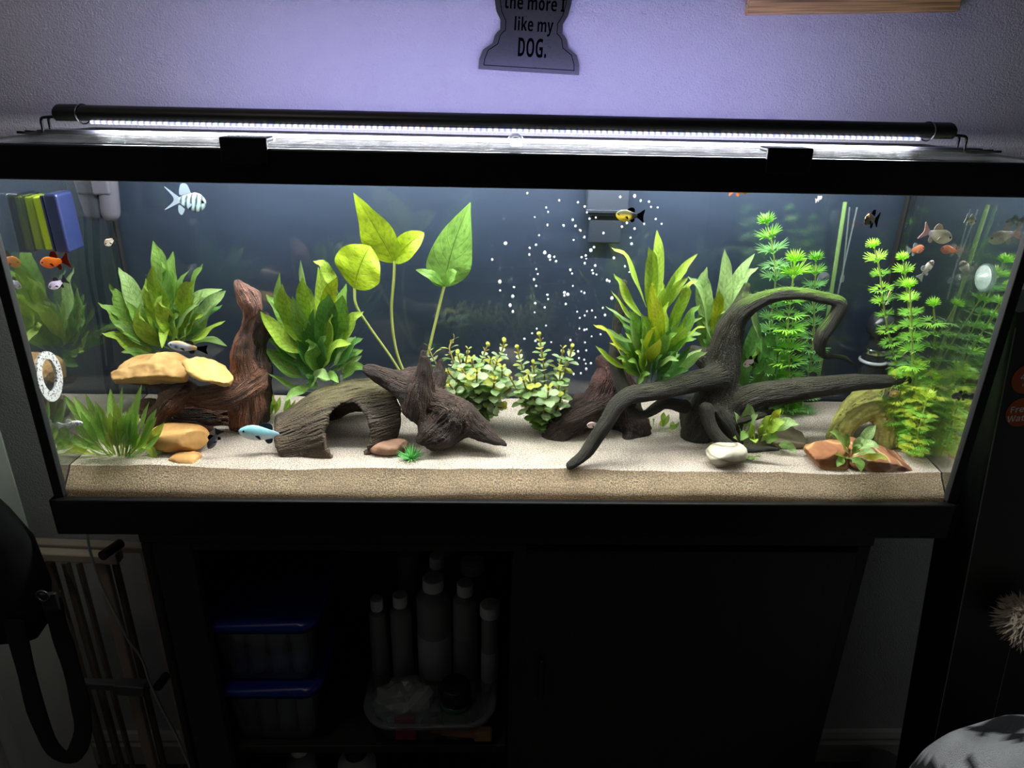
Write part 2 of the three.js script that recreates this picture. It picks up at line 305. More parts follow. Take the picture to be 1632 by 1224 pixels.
{ // magnet cleaner on the left pane
  const px = -0.601, c = at(98, 350, -0.115), o = thing('magnet_cleaner', 'blue magnetic glass cleaner with yellow-green felt on the left pane', 'cleaner', V(px, c.y, -0.098));
  part('felt_pad', box(0.011, 0.066, 0.032, 0.0055, 0, 0, 0.002), std({ color: lin(0.48, 0.62, 0.03), roughness: 1, bumpMap: grainTex, bumpScale: 0.001 }), o);
  part('magnet_block', merge([box(0.003, 0.07, 0.036, 0.0125, 0, 0, 0.001), box(0.018, 0.074, 0.038, 0.023, 0, 0, 0.004)]), phys({ color: lin(0.013, 0.02, 0.075), roughness: 0.35, clearcoat: 0.3 }), o);
  o.rotation.z = 0.02;
}
{ // white ring stuck to the left glass
  const p = at(75, 591, -0.05), o = thing('white_ring', 'white mottled oval ring stuck inside the left glass pane', 'ring', V(-0.6005, p.y, -0.030));
  const sh = new THREE.Shape(); sh.absellipse(0, 0, 0.025, 0.033, 0, Math.PI * 2); const ho = new THREE.Path(); ho.absellipse(0, 0.002, 0.015, 0.022, 0, Math.PI * 2); sh.holes.push(ho);
  const g = new THREE.ExtrudeGeometry(sh, { depth: 0.0012, bevelEnabled: true, bevelSize: 0.0006, bevelThickness: 0.0005, bevelSegments: 2, curveSegments: 32 }); g.rotateY(Math.PI / 2);
  const blot = dataTex(256, (u, v) => { const q = tileNoise(u, v, 30, 4) + 0.6 * tileNoise(u, v, 13, 8) > 0.2 ? 0.08 : 0.72; return [q, q, q]; }, true);
  part('ring_body', g, std({ map: rep(blot, 16, 16), roughness: 0.6 }), o);
}
{ // suction cup, right glass
  const p = at(1606, 440, -0.06), o = thing('suction_cup', 'clear round suction cup stuck on the right glass pane', 'suction cup', V(0.599, p.y, -0.05));
  part('cup', lathe([[0, 0.008], [0.004, 0.008], [0.006, 0.005], [0.014, 0.002], [0.018, 0.0], [0.0, 0.001]], 24).rotateZ(Math.PI / 2), phys({ color: lin(0.7, 0.78, 0.75), transmission: 0.8, roughness: 0.2 }), o);
}

// ---------------------------------------------------------------- sand
function sandY(x, z) {
  const t = clamp(-z / 0.262);
  const front = 0.0300 - 0.0015 * x + 0.0022 * Math.sin(x * 9 + 1) + 0.0015 * Math.sin(x * 23);
  return Y0 + lerp(front, 0.033, smooth(0, 0.35, t)) + 0.0035 * fbm(x * 8, z * 8, 0.3) + 0.0015 * noise(x * 30, z * 30, 2);
}
{
  const nx = 300, nz = 90, pos = [], uv = [], idx = [], z0 = -0.027, z1 = -0.262;
  for (let j = 0; j <= nz; j++) for (let i = 0; i <= nx; i++) { const x = -0.6 + 1.2 * i / nx, z = lerp(z0, z1, j / nz); pos.push(x, sandY(x, z), z); uv.push(x / 0.16, z / 0.16); }
  for (let j = 0; j < nz; j++) for (let i = 0; i < nx; i++) { const a = j * (nx + 1) + i; idx.push(a, a + 1, a + nx + 2, a, a + nx + 2, a + nx + 1); }
  const top = new THREE.BufferGeometry(); top.setAttribute('position', new THREE.Float32BufferAttribute(pos, 3)); top.setAttribute('uv', new THREE.Float32BufferAttribute(uv, 2)); top.setIndex(idx); top.computeVertexNormals();
  const sp = [], su = [], si = [];
  for (let j = 0; j <= 8; j++) for (let i = 0; i <= nx; i++) { const x = -0.6 + 1.2 * i / nx; { const t = j / 8, k = 0.42 + 0.05 * Math.sin(x * 8) + 0.03 * Math.sin(x * 21 + 2); sp.push(x, lerp(Y0 - 0.014, sandY(x, z0), t), lerp(-0.0045, z0, smooth(k - 0.06, 1.0, t) * 0.6 + 0.4 * clamp((t - k) / (1 - k)))); su.push(x / 0.16, t * 0.05 / 0.16); } }  // upper face leans back from the glass, shaped to catch the bar light
  for (let j = 0; j < 8; j++) for (let i = 0; i < nx; i++) { const a = j * (nx + 1) + i; si.push(a, a + 1, a + nx + 2, a, a + nx + 2, a + nx + 1); }
  const skirt = new THREE.BufferGeometry(); skirt.setAttribute('position', new THREE.Float32BufferAttribute(sp, 3)); skirt.setAttribute('uv', new THREE.Float32BufferAttribute(su, 2)); skirt.setIndex(si); skirt.computeVertexNormals();
  const sandTex = dataTex(512, (u, v) => { const q = 0.86 + 0.5 * tileNoise(u, v, 85, 3) + 0.55 * tileNoise(u, v, 150, 7) + 0.12 * tileNoise(u, v, 5, 1), w = 0.06 * tileNoise(u, v, 110, 12); return [0.91 * q, (0.83 - w) * q, (0.755 - 2 * w) * q]; }, true);
  const o = new THREE.Group(); o.name = 'sand'; tag(o, 'pale beige sand bed covering the aquarium bottom', 'sand', null, 'stuff'); scene.add(o);
  const m = phys({ map: sandTex, roughness: 0.95, bumpMap: sandTex, bumpScale: 0.0006, transmission: 0.5, thickness: 0 });
  const m2 = phys({ map: sandTex, color: lin(1, 0.88, 0.66), roughness: 1, bumpMap: sandTex, bumpScale: 0.0006, transmission: 0.62, thickness: 0 });
  part('sand_surface', top, m, o);
  part('sand_face', skirt, m2, o);
}

// ---------------------------------------------------------------- stand and what it holds
{
  const o = thing('aquarium_stand', 'black wooden aquarium stand with open shelves at left and closed right side', 'stand', V(0, FLOOR, -0.135));
  const top = Y0 - 0.055 - FLOOR, D = 0.27;
  part('top_board', box(1.03, 0.02, D, 0, top - 0.01, 0), M.stand, o);
  for (const x of [-0.505, 0.503]) part('side_panel', box(0.018, top - 0.02, D, x, (top - 0.02) / 2, 0), M.stand, o);
  part('divider', box(0.018, top - 0.04, D - 0.03, 0.012, (top - 0.04) / 2 + 0.02, -0.01), M.stand, o);
  part('stile', box(0.062, top - 0.02, 0.018, -0.476, (top - 0.02) / 2, D / 2 - 0.009), M.stand, o);
  part('stile', box(0.02, top - 0.02, 0.018, 0.012, (top - 0.02) / 2, D / 2 - 0.009), M.stand, o);
  part('top_rail', box(0.45, 0.012, 0.018, -0.22, top - 0.026, D / 2 - 0.009), M.stand, o);
  part('back_panel', box(1.0, top - 0.02, 0.006, 0, (top - 0.02) / 2, -D / 2 + 0.003), M.stand, o);
  part('shelf', box(0.49, 0.016, D - 0.03, -0.245, 0.305 - FLOOR - 0.008, -0.01), M.stand, o);
  part('shelf', box(0.49, 0.016, D - 0.03, -0.245, 0.06 - FLOOR, -0.01), M.stand, o);
  part('base_board', box(1.0, 0.02, D, 0, 0.012, 0), M.stand, o);
  const d = part('door', box(0.475, top - 0.06, 0.018, 0.258, (top - 0.06) / 2 + 0.03, D / 2 - 0.009), M.stand, o);
  part('handle', place(new THREE.CapsuleGeometry(0.005, 0.07, 4, 8), 0.05, top * 0.7, D / 2 + 0.008), M.black, d);
}
const clearPl = phys({ color: lin(0.8, 0.82, 0.85), transmission: 0.93, roughness: 0.12, thickness: 0 }), blueLid = phys({ color: lin(0.01, 0.02, 0.22), roughness: 0.3 }), milk = std({ color: lin(0.24, 0.24, 0.24), roughness: 0.5 });
const SHELF = 0.306;
{
  let k = 0;
  for (const [y0, w, label] of [[SHELF, 0.158, 'clear storage box with blue lid, lower of the stacked pair on the shelf'], [SHELF + 0.131, 0.168, 'clear storage box with blue lid, stacked on top of the other box']]) {
    const x = at(455, 1120, -0.1).x, o = thing('storage_box', label, 'box', V(x, y0, -0.115)), h = 0.115;
    part('tub', loft([rrect(w * 0.84, 0.15, 0.02, 0.001), rrect(w * 0.98, 0.175, 0.024, h), rrect(w * 1.02, 0.18, 0.024, h), rrect(w * 1.02, 0.18, 0.024, h - 0.004), rrect(w * 0.965, 0.17, 0.022, h - 0.004), rrect(w * 0.82, 0.145, 0.018, 0.004)]), clearPl, o);
    const lid = part('lid', loft([rrect(w * 1.06, 0.19, 0.026, h - 0.006), rrect(w * 1.08, 0.192, 0.027, h + 0.003), rrect(w * 1.06, 0.19, 0.026, h + 0.009), rrect(w * 0.94, 0.17, 0.02, h + 0.011), rrect(w * 0.93, 0.168, 0.02, h + 0.009)]), blueLid, o);
    part('lid_grip', place(new THREE.TorusGeometry(0.012, 0.002, 8, 20).rotateX(Math.PI / 2), 0, h + 0.012, 0.01), blueLid, lid);
    for (let i = 0; i < 4; i++) {
      const q = thing('white_tube', ['slim', 'second slim', 'third slim', 'rightmost slim'][i] + ' white tube standing inside the ' + (k ? 'upper' : 'lower') + ' blue-lidded box', 'tube', V(x - w * 0.3 + i * w * 0.2, y0 + 0.004, -0.06));
      part('tube_body', lathe([[0, 0], [0.011, 0], [0.013, 0.002], [0.013, 0.085], [0.009, 0.092], [0, 0.092]], 16), milk, q);
      part('cap', lathe([[0, 0.092], [0.0085, 0.092], [0.008, 0.103], [0, 0.104]], 16), M.white, q);
    }
    k++;
  }
  const bx = at(690, 1140, -0.09).x, o = thing('plastic_basin', 'shallow clear plastic basin full of bottles and bags on the shelf', 'basin', V(bx, SHELF, -0.105));
  part('tub', loft([rrect(0.17, 0.14, 0.03, 0.001, 10), rrect(0.2, 0.185, 0.045, 0.055, 10), rrect(0.216, 0.2, 0.05, 0.057, 10), rrect(0.216, 0.2, 0.05, 0.063, 10), rrect(0.2, 0.186, 0.045, 0.063, 10), rrect(0.195, 0.18, 0.044, 0.058, 10), rrect(0.165, 0.135, 0.03, 0.004, 10)]), clearPl, o);
  part('rim', loft([rrect(0.214, 0.198, 0.05, 0.0632, 10), rrect(0.220, 0.204, 0.052, 0.0655, 10), rrect(0.202, 0.188, 0.046, 0.0655, 10), rrect(0.202, 0.188, 0.046, 0.0632, 10)]), clearPl, o);
  const bag = thing('plastic_bag', 'crumpled clear plastic bag lying in the basin', 'bag', V(bx - 0.042, SHELF + 0.006, -0.068));
  const bg = new THREE.IcosahedronGeometry(0.045, 4); { const p = bg.attributes.position; for (let i = 0; i < p.count; i++) { const x = p.getX(i), y = p.getY(i), z = p.getZ(i), k = 1 + 0.5 * Math.abs(noise(x * 40, y * 40, z * 40)) + 0.15 * noise(x * 120, y * 120, z * 120); p.setXYZ(i, x * k * 1.05, Math.max(y * k * 1.0, -0.04) + 0.041, z * k * 0.75); } bg.computeVertexNormals(); }
  part('bag_film', bg, phys({ color: lin(0.5, 0.52, 0.52), transmission: 0.6, roughness: 0.2 }), bag);
  const jar = thing('green_jar', 'dark green jar with black cap leaning among the basin bottles', 'jar', V(at(725, 1040, -0.06).x, SHELF + 0.006, -0.055));
  part('jar_body', lathe([[0, 0], [0.025, 0], [0.027, 0.004], [0.027, 0.06], [0.023, 0.068], [0, 0.068]]), phys({ color: lin(0.01, 0.07, 0.035), roughness: 0.15 }), jar);
  part('cap', lathe([[0, 0.068], [0.024, 0.068], [0.025, 0.071], [0.025, 0.095], [0.022, 0.099], [0, 0.099]]), M.black, jar);
  const sc = thing('red_scrub_pad', 'small dark red pad lying in the front left of the basin', 'pad', V(at(640, 1085, -0.02).x, SHELF + 0.006, -0.034));
  part('pad', box(0.034, 0.05, 0.012, 0, 0.026, 0, 0.004), std({ color: lin(0.25, 0.01, 0.04), roughness: 0.9 }), sc);
  const cb = thing('orange_brush', 'orange-brown handled brush lying in the front of the basin', 'brush', V(at(720, 1115, -0.02).x, SHELF + 0.006, -0.033));
  part('handle', rod(V(-0.035, 0.022, 0), V(0.04, 0.012, 0), 0.008), std({ color: lin(0.3, 0.12, 0.03), roughness: 0.6 }), cb);
  part('head', box(0.03, 0.022, 0.014, 0.05, 0.011, 0, 0.003), std({ color: lin(0.35, 0.2, 0.08), roughness: 0.8 }), cb);
}
{ // bottles: [x px, cap-top px, z, body radius, total height, standing height, label]
  const list = [
    [600, 953, -0.13, 0.015, 0.105, 'small white-capped bottle, leftmost of the row at the back of the basin'],
    [637, 947, -0.125, 0.018, 0.11, 'white-capped bottle second from the left behind the basin'],
    [690, 920, -0.13, 0.029, 0.14, 'large round white bottle with a white cap, tallest in the basin'],
    [741, 928, -0.125, 0.021, 0.13, 'white bottle with a dark printed mark beside the largest bottle'],
    [781, 962, -0.11, 0.014, 0.12, 'slim white tube bottle at the right end of the basin'],
    [696, 885, -0.178, 0.019, 0.165, 'white-capped bottle standing directly behind the largest bottle'],
    [651, 854, -0.225, 0.022, 0.185, 'dim white-capped bottle at the back left of the shelf row'],
    [713, 851, -0.232, 0.022, 0.185, 'dim wide bottle at the back, topmost under the stand top'],
    [752, 893, -0.205, 0.018, 0.16, 'small white jar bottle at the back right behind the basin'],
    [476, 1182, -0.10, 0.026, 0.18, 'white bottle with grey cap on the bottom shelf at left'],
    [566, 1186, -0.09, 0.034, 0.175, 'wide white bottle with black cap on the bottom shelf']];
  list.forEach(([px, py, z, r, h, label], i) => {
    const p = at(px, py, z), low = i > 8 ? 0.069 : i > 4 ? SHELF : SHELF + 0.006, H = p.y - low;
    const o = thing('bottle', label, 'bottle', V(p.x, low, z), i < 5 ? 'bottles standing in the basin' : i < 9 ? 'bottles behind the basin' : 'bottles on the bottom shelf');
    const c = Math.min(0.022, H * 0.2), n = H - c, cr = r * (i === 4 ? 0.98 : i === 8 ? 1 : 0.5) + 0.003;
    part('bottle_body', lathe([[0, 0], [r * 0.95, 0], [r, 0.003], [r, n - r * 0.7], [r * 0.9, n - r * 0.45], [cr * 0.85, n - 0.006], [cr * 0.8, n], [0, n]]), i === 10 ? std({ color: lin(0.5, 0.5, 0.5), roughness: 0.4 }) : milk, o);
    part('cap', lathe([[0, n], [cr, n], [cr * 1.02, n + 0.002], [cr, H - 0.002], [cr * 0.9, H], [0, H]]), i === 10 ? M.black : M.white, o);
    if (i > 1 && i < 5) part('label_band', lathe([[r + 0.0004, n * 0.2], [r + 0.0006, n * 0.2], [r + 0.0006, n * 0.62], [r + 0.0004, n * 0.62]]), std({ color: i === 3 ? lin(0.2, 0.2, 0.22) : lin(0.42, 0.43, 0.45), roughness: 0.6 }), o);
  });
}

// ---------------------------------------------------------------- left of the stand
{
  const z = -0.23, o = thing('baby_gate', 'pale wooden safety gate leaning between the white door and the stand', 'gate', at(150, 1000, z));
  const wood = std({ color: lin(0.52, 0.42, 0.34), roughness: 0.6, bumpMap: rep(grainTex, 1, 8), bumpScale: 0.0003 }), grey = std({ color: lin(0.12, 0.12, 0.13), roughness: 0.4 });
  const B = (n, a, b, w, d, dz, m) => part(n, local(bar(at(a[0], a[1], z + dz), at(b[0], b[1], z + dz), w, d), o), m, o);
  const down = (x0, y0, dz) => { const a = at(x0, y0, z + dz); return [a, V(a.x, FLOOR + 0.003, a.z)]; };
  B('top_rail', [30, 865], [231, 873], 0.013, 0.02, -0.02, wood); B('top_rail', [40, 882], [192, 889], 0.017, 0.02, 0.012, wood);
  for (const [n, x, y, w, dz] of [['stile', 162, 894, 0.02, 0.005], ['bar', 183, 894, 0.009, -0.015], ['bar', 104, 894, 0.011, -0.015], ['bar', 78, 894, 0.014, 0.0], ['stile', 231, 866, 0.019, -0.02], ['bar', 125, 894, 0.006, -0.02]]) { const [a, b] = down(x, y, dz); part(n, local(bar(a, b, w, 0.014), o), n === 'bar' ? std({ color: lin(0.25, 0.2, 0.16), roughness: 0.6 }) : wood, o); }
  B('lock_bar', [118, 1088], [238, 1095], 0.016, 0.016, 0.02, grey); B('lock_block', [186, 1093], [234, 1097], 0.024, 0.024, 0.022, grey);
  for (const [a, b] of [[[163, 886], [192, 866]], [[252, 1094], [264, 1078]]]) part('knob', local(rod(at(a[0], a[1], z + 0.06), at(b[0], b[1], z + 0.02), 0.0085, 18), o), M.black, o);
  part('rail_end', local(box(0.024, 0.022, 0.022, at(180, 886, z + 0.014).x, at(180, 886, z + 0.014).y, z + 0.014), o), wood, o);
  const c = thing('power_cable', 'thin white cable hanging down in front of the wooden gate', 'cable', at(200, 1000, -0.1));
  const e = at(300, 1215, -0.12);
  part('cable', local(tube([at(136, 835, -0.12), at(144, 880, -0.12), at(160, 930, -0.12), at(182, 975, -0.12), at(205, 1020, -0.12), at(226, 1050, -0.12), at(238, 1085, -0.12), at(256, 1125, -0.12), at(280, 1170, -0.12), e, V(e.x + 0.03, FLOOR + 0.15, e.z), V(e.x + 0.04, FLOOR + 0.004, e.z)], 0.0021, 90, 8), c), std({ color: lin(0.55, 0.55, 0.55), roughness: 0.5 }), c);
  // black bag with its strap, hung on the door
  const bz = 0.02, k = thing('black_bag', 'black fabric bag with a long looped strap hanging at the left', 'bag', at(20, 900, bz));
  const cloth = std({ color: lin(0.008, 0.008, 0.009), roughness: 0.9 });
  const rows = [[-60, 770, 30, 0.02], [-50, 815, 62, 0.05], [-40, 860, 92, 0.06], [-25, 930, 104, 0.06], [-10, 985, 90, 0.05], [0, 1015, 60, 0.03]];
  part('bag_body', local(loft(rows.map(([cx, cy, hw, d]) => { const c0 = at(cx, cy, bz), r = hw * mpp(c0), ring = []; for (let i = 0; i < 28; i++) { const t = i / 28 * Math.PI * 2; ring.push(V(c0.x + r * Math.cos(t), c0.y, c0.z - d * 0.5 * Math.sin(t) * (1 + 0.2 * noise(i * 0.5, cy * 0.05, 1)))); } return ring; }).reverse()), k), cloth, k);
  const strap = (pts, w) => { const cv = new THREE.CatmullRomCurve3(pts), rings = []; for (let i = 0; i <= 40; i++) { const p = cv.getPoint(i / 40), t = cv.getTangent(i / 40), s = V(-t.y, t.x, 0).normalize(); const ww = w * (1 + 0.06 * Math.sin(i)); rings.push([p.clone().addScaledVector(s, ww), p.clone().addScaledVector(s, ww).add(V(0, 0, -0.004)), p.clone().addScaledVector(s, -ww).add(V(0, 0, -0.004)), p.clone().addScaledVector(s, -ww)]); } return loft(rings); };
  part('strap', local(strap([at(20, 990, bz + 0.03), at(40, 1070, bz + 0.03), at(62, 1150, bz + 0.03), at(88, 1200, bz + 0.03), at(112, 1208, bz + 0.034), at(130, 1175, bz + 0.03), at(126, 1120, bz + 0.03), at(108, 1050, bz + 0.02), at(92, 1000, bz + 0.02), at(80, 955, bz + 0.02)], 0.0125), k), cloth, k);
  part('buckle', local(merge([box(0.022, 0.028, 0.006, at(80, 958, bz + 0.026).x, at(80, 958, bz + 0.026).y, bz + 0.026), place(new THREE.TorusGeometry(0.008, 0.0018, 8, 20), at(68, 950, bz + 0.03).x, at(68, 950, bz + 0.03).y, bz + 0.03)]), k), phys({ color: lin(0.02, 0.02, 0.022), roughness: 0.25 }), k);
}
// ---------------------------------------------------------------- right of the stand
{
  const zf = 0.004, zb = -0.08, p1 = at(1601, 562, zf), p2 = at(1484, 1170, zf), u = p1.clone().sub(p2).normalize(), lean = Math.atan2(-u.x, u.y);
  p1.x += 0.008; p2.x += 0.008; const base = p2.clone().addScaledVector(u, (FLOOR - p2.y + 0.012) / u.y), o = thing('light_carton', 'tall black cardboard carton with round orange stickers at the right of the tank', 'carton', V(base.x, base.y, zf));
  o.rotation.z = lean;
  const Hh = 1.2, Wd = 0.26;
  const card = phys({ color: lin(0.006, 0.006, 0.006), roughness: 0.45 }), paleLine = std({ color: lin(0.16, 0.16, 0.16), roughness: 0.8 });
  part('carton_body', place(new THREE.BoxGeometry(Wd, Hh, zf - zb), Wd / 2, Hh / 2, -(zf - zb) / 2), card, o);
  part('pale_edge', rod(V(0, 0.02, 0), V(0, Hh - 0.02, 0), 0.0008, 6), paleLine, o);  // thin grey line along the carton edge
  part('pale_edge', rod(V(0, 0.02, -(zf - zb)), V(0, Hh - 0.02, -(zf - zb)), 0.0005, 6), paleLine, o);
  part('flap_seam', box(0.0012, Hh * 0.55, 0.0008, 0.088, Hh * 0.3, 0.0003, 0.0003), paleLine, o);
  const inv = new THREE.Matrix4(); o.updateMatrixWorld(true); inv.copy(o.matrixWorld).invert();
  for (const [px, py, lines] of [[1638, 604, [['48-', 0.34, -0.1], ['inch', 0.15, 0.18]]], [1628, 657, [['Fresh', 0.3, -0.12], ['Water', 0.3, 0.2]]]]) {
    const q = at(px, py, zf + 0.0004).applyMatrix4(inv), g = new THREE.CylinderGeometry(0.0205, 0.0205, 0.0008, 40); g.rotateX(Math.PI / 2); 
    { const p = g.attributes.position, uv = g.attributes.uv; for (let i = 0; i < p.count; i++) uv.setXY(i, p.getX(i) / 0.041 + 0.5, p.getY(i) / 0.041 + 0.5); }
    g.translate(q.x, q.y, 0.0006);
    const t = canvasTex(256, 256, (c, w) => { c.fillStyle = '#b5562c'; c.fillRect(0, 0, w, w); c.fillStyle = '#efe6dc'; c.textAlign = 'center'; c.textBaseline = 'middle'; for (const [s, size, dy] of lines) { c.font = 'bold ' + Math.round(size * w) + 'px sans-serif'; c.fillText(s, w / 2, w / 2 + dy * w, w * 0.86); } });
    part('sticker', g, std({ map: t, roughness: 0.6 }), o).userData.label = 'round orange sticker with white lettering';
  }
}
{ // black and white spotted cushion, and a fluffy toy
  const c = at(1612, 1235, 0.16), o = thing('spotted_cushion', 'large white plush cushion with black cow spots at the lower right corner', 'cushion', V(c.x, FLOOR, 0.2));
  const g = new THREE.SphereGeometry(1, 72, 48), p = g.attributes.position, topY = at(1580, 1190, 0.2).y - FLOOR;
  for (let i = 0; i < p.count; i++) { let x = p.getX(i), y = p.getY(i), z = p.getZ(i); const sq = (v, e) => Math.sign(v) * Math.pow(Math.abs(v), e); const k = 1 + 0.05 * fbm(x * 2, y * 2, z * 2); p.setXYZ(i, sq(x, 0.7) * 0.155 * k, (sq(y, 0.55) * 0.5 + 0.5) * topY * (y > 0 ? 1 + 0.04 * noise(x * 3, 1, z * 3) : 1), sq(z, 0.7) * 0.1 * k); }
  g.computeVertexNormals();
  paint(g, (x, y, z) => { const q = fbm(x * 16 + 3, y * 16, z * 16, 2) + 0.1 * noise(x * 60, y * 60, z * 60); return q > 0.07 ? [0.008, 0.008, 0.01] : [0.34, 0.34, 0.36]; });
  part('cushion_body', g, phys({ vertexColors: true, roughness: 1, bumpMap: rep(grainTex, 8, 8), bumpScale: 0.002 }), o);
  const f = at(1636, 990, 0.045), t = thing('fluffy_toy', 'beige fluffy plush toy hanging against the black carton at right', 'toy', f);
  const fur = [], body = new THREE.SphereGeometry(0.03, 24, 16);
  for (let i = 0; i < 700; i++) { const d = V(rr(-1, 1), rr(-1, 1), rr(-1, 1)).normalize(), b = d.clone().multiplyScalar(0.029), e = d.clone().multiplyScalar(0.029 + rr(0.008, 0.015)).add(V(rr(-1, 1), rr(-1.4, 0.4), rr(-1, 1)).multiplyScalar(0.005)); const cg = new THREE.ConeGeometry(0.0022, e.distanceTo(b), 4, 1); cg.applyQuaternion(new THREE.Quaternion().setFromUnitVectors(V(0, 1, 0), e.clone().sub(b).normalize())); const mid = b.clone().lerp(e, 0.5); fur.push(cg.translate(mid.x, mid.y, mid.z)); }
  const furM = std({ color: lin(0.40, 0.33, 0.27), roughness: 1 });
  part('toy_body', body, furM, t); tag(part('fur', merge(fur), furM, t), null, null, null, 'stuff');
  const gp = at(1412, 1224, -0.285), gg = thing('grey_ball', 'grey rounded object on the floor by the baseboard', 'ball', V(gp.x, FLOOR, gp.z));
  part('ball', place(new THREE.SphereGeometry(0.05, 32, 20).scale(1, 0.8, 1), 0, 0.04, 0), std({ color: lin(0.16, 0.16, 0.18), roughness: 0.7 }), gg);
}
// ---------------------------------------------------------------- on the wall
{
  const z = WALL_Z + 0.004, P = (x, y) => at(x, y, z), c = P(846, 60), o = thing('metal_sign', 'cut metal sign with black lettering about a dog on the wall', 'sign', c);
  o.rotation.z = -0.035;
  const m = mpp(c), half = [[81, -50], [80, -35], [75, -22], [60, -12], [57, 0], [53, 5], [49, 8], [49, 22], [56, 34], [60, 52], [60, 78], [56, 110], [46, 135], [28, 150], [0, 156]];
  const pts = [...half.map(([x, y]) => new THREE.Vector2(x * m, y * m)), ...half.slice(0, -1).reverse().map(([x, y]) => new THREE.Vector2(-x * m, y * m))];
  const inset = half.map(([x, y]) => [Math.max(0, x - 8), y < -40 ? y + 6 : y > 140 ? y - 7 : y]);
  const g = new THREE.ExtrudeGeometry(new THREE.Shape(pts), { depth: 0.0025, bevelEnabled: true, bevelSize: 0.0006, bevelThickness: 0.0006, bevelSegments: 1 }); 
  { const p = g.attributes.position, uv = g.attributes.uv; for (let i = 0; i < p.count; i++) uv.setXY(i, p.getX(i) / (220 * m) + 0.5, (p.getY(i) / m + 60) / 220); }
  const t = canvasTex(1024, 1024, (c2, w) => {
    c2.fillStyle = '#93948a'; c2.fillRect(0, 0, w, w);
    for (let i = 0; i < 9000; i++) { const s = rnd(); c2.fillStyle = s < 0.5 ? 'rgba(190,190,185,0.10)' : 'rgba(50,55,65,0.10)'; c2.fillRect(rnd() * w, rnd() * w, 3 + rnd() * 26, 1 + rnd() * 2); }
    for (let i = 0; i < 160; i++) { c2.fillStyle = 'rgba(30,30,40,0.25)'; c2.fillRect(rnd() * w, rnd() * w, 2 + rnd() * 6, 2 + rnd() * 6); }
    const X = (x) => (x / 220 + 0.5) * w, Y = (y) => w - ((y + 60) / 220) * w;
    c2.strokeStyle = '#0b0b0e'; c2.lineWidth = 5; c2.beginPath();
    inset.forEach(([x, y], i) => c2[i ? 'lineTo' : 'moveTo'](X(x), Y(y))); inset.slice().reverse().forEach(([x, y]) => c2.lineTo(X(-x), Y(y))); c2.closePath(); c2.stroke();
    c2.fillStyle = '#08080a'; c2.textAlign = 'center'; c2.textBaseline = 'alphabetic';
    for (const [s, y, size, sx] of [['the more I', 39, 122, 0.72], ['like my', 9, 122, 0.68], ['DOG.', -28, 176, 0.52]]) { c2.save(); c2.translate(X(3), Y(y)); c2.scale(sx, 1); c2.font = 'bold ' + size + 'px sans-serif'; c2.fillText(s, 0, 0); c2.restore(); }
  });
  part('sign_plate', g, std({ map: t, metalness: 0.95, roughness: 0.3 }), o);
  const fz = WALL_Z + 0.003, a = at(1186, 25, fz), b = at(1519, 18, fz), f = thing('picture_frame', 'light oak picture frame hanging at the top right of the wall', 'picture frame', V(a.x, a.y, fz));
  const oak = dataTex(256, (u, v) => { const q = 0.85 + 0.35 * tileNoise(u * 1, v, 4, 2) + 0.35 * noise(u * 3, v * 60, 4); return [0.95 * q, 0.76 * q, 0.5 * q]; }, true), om = std({ map: rep(oak, 1, 1), roughness: 0.5 });
  const w = b.x - a.x, h = 0.42, fr = 0.0205; f.rotation.z = Math.atan2(b.y - a.y, w) - 0.004;
  part('bottom_rail', box(w, fr, 0.018, w / 2, fr / 2, 0.009), om, f); part('top_rail', box(w, fr, 0.018, w / 2, h - fr / 2, 0.009), om, f);
  for (const x of [fr / 2, w - fr / 2]) part('side_rail', box(fr, h - 2 * fr, 0.018, x, h / 2, 0.009), om, f);
  part('picture', box(w - 2 * fr, h - 2 * fr, 0.004, w / 2, h / 2, 0.004), std({ color: lin(0.2, 0.2, 0.23), roughness: 0.3 }), f);
}

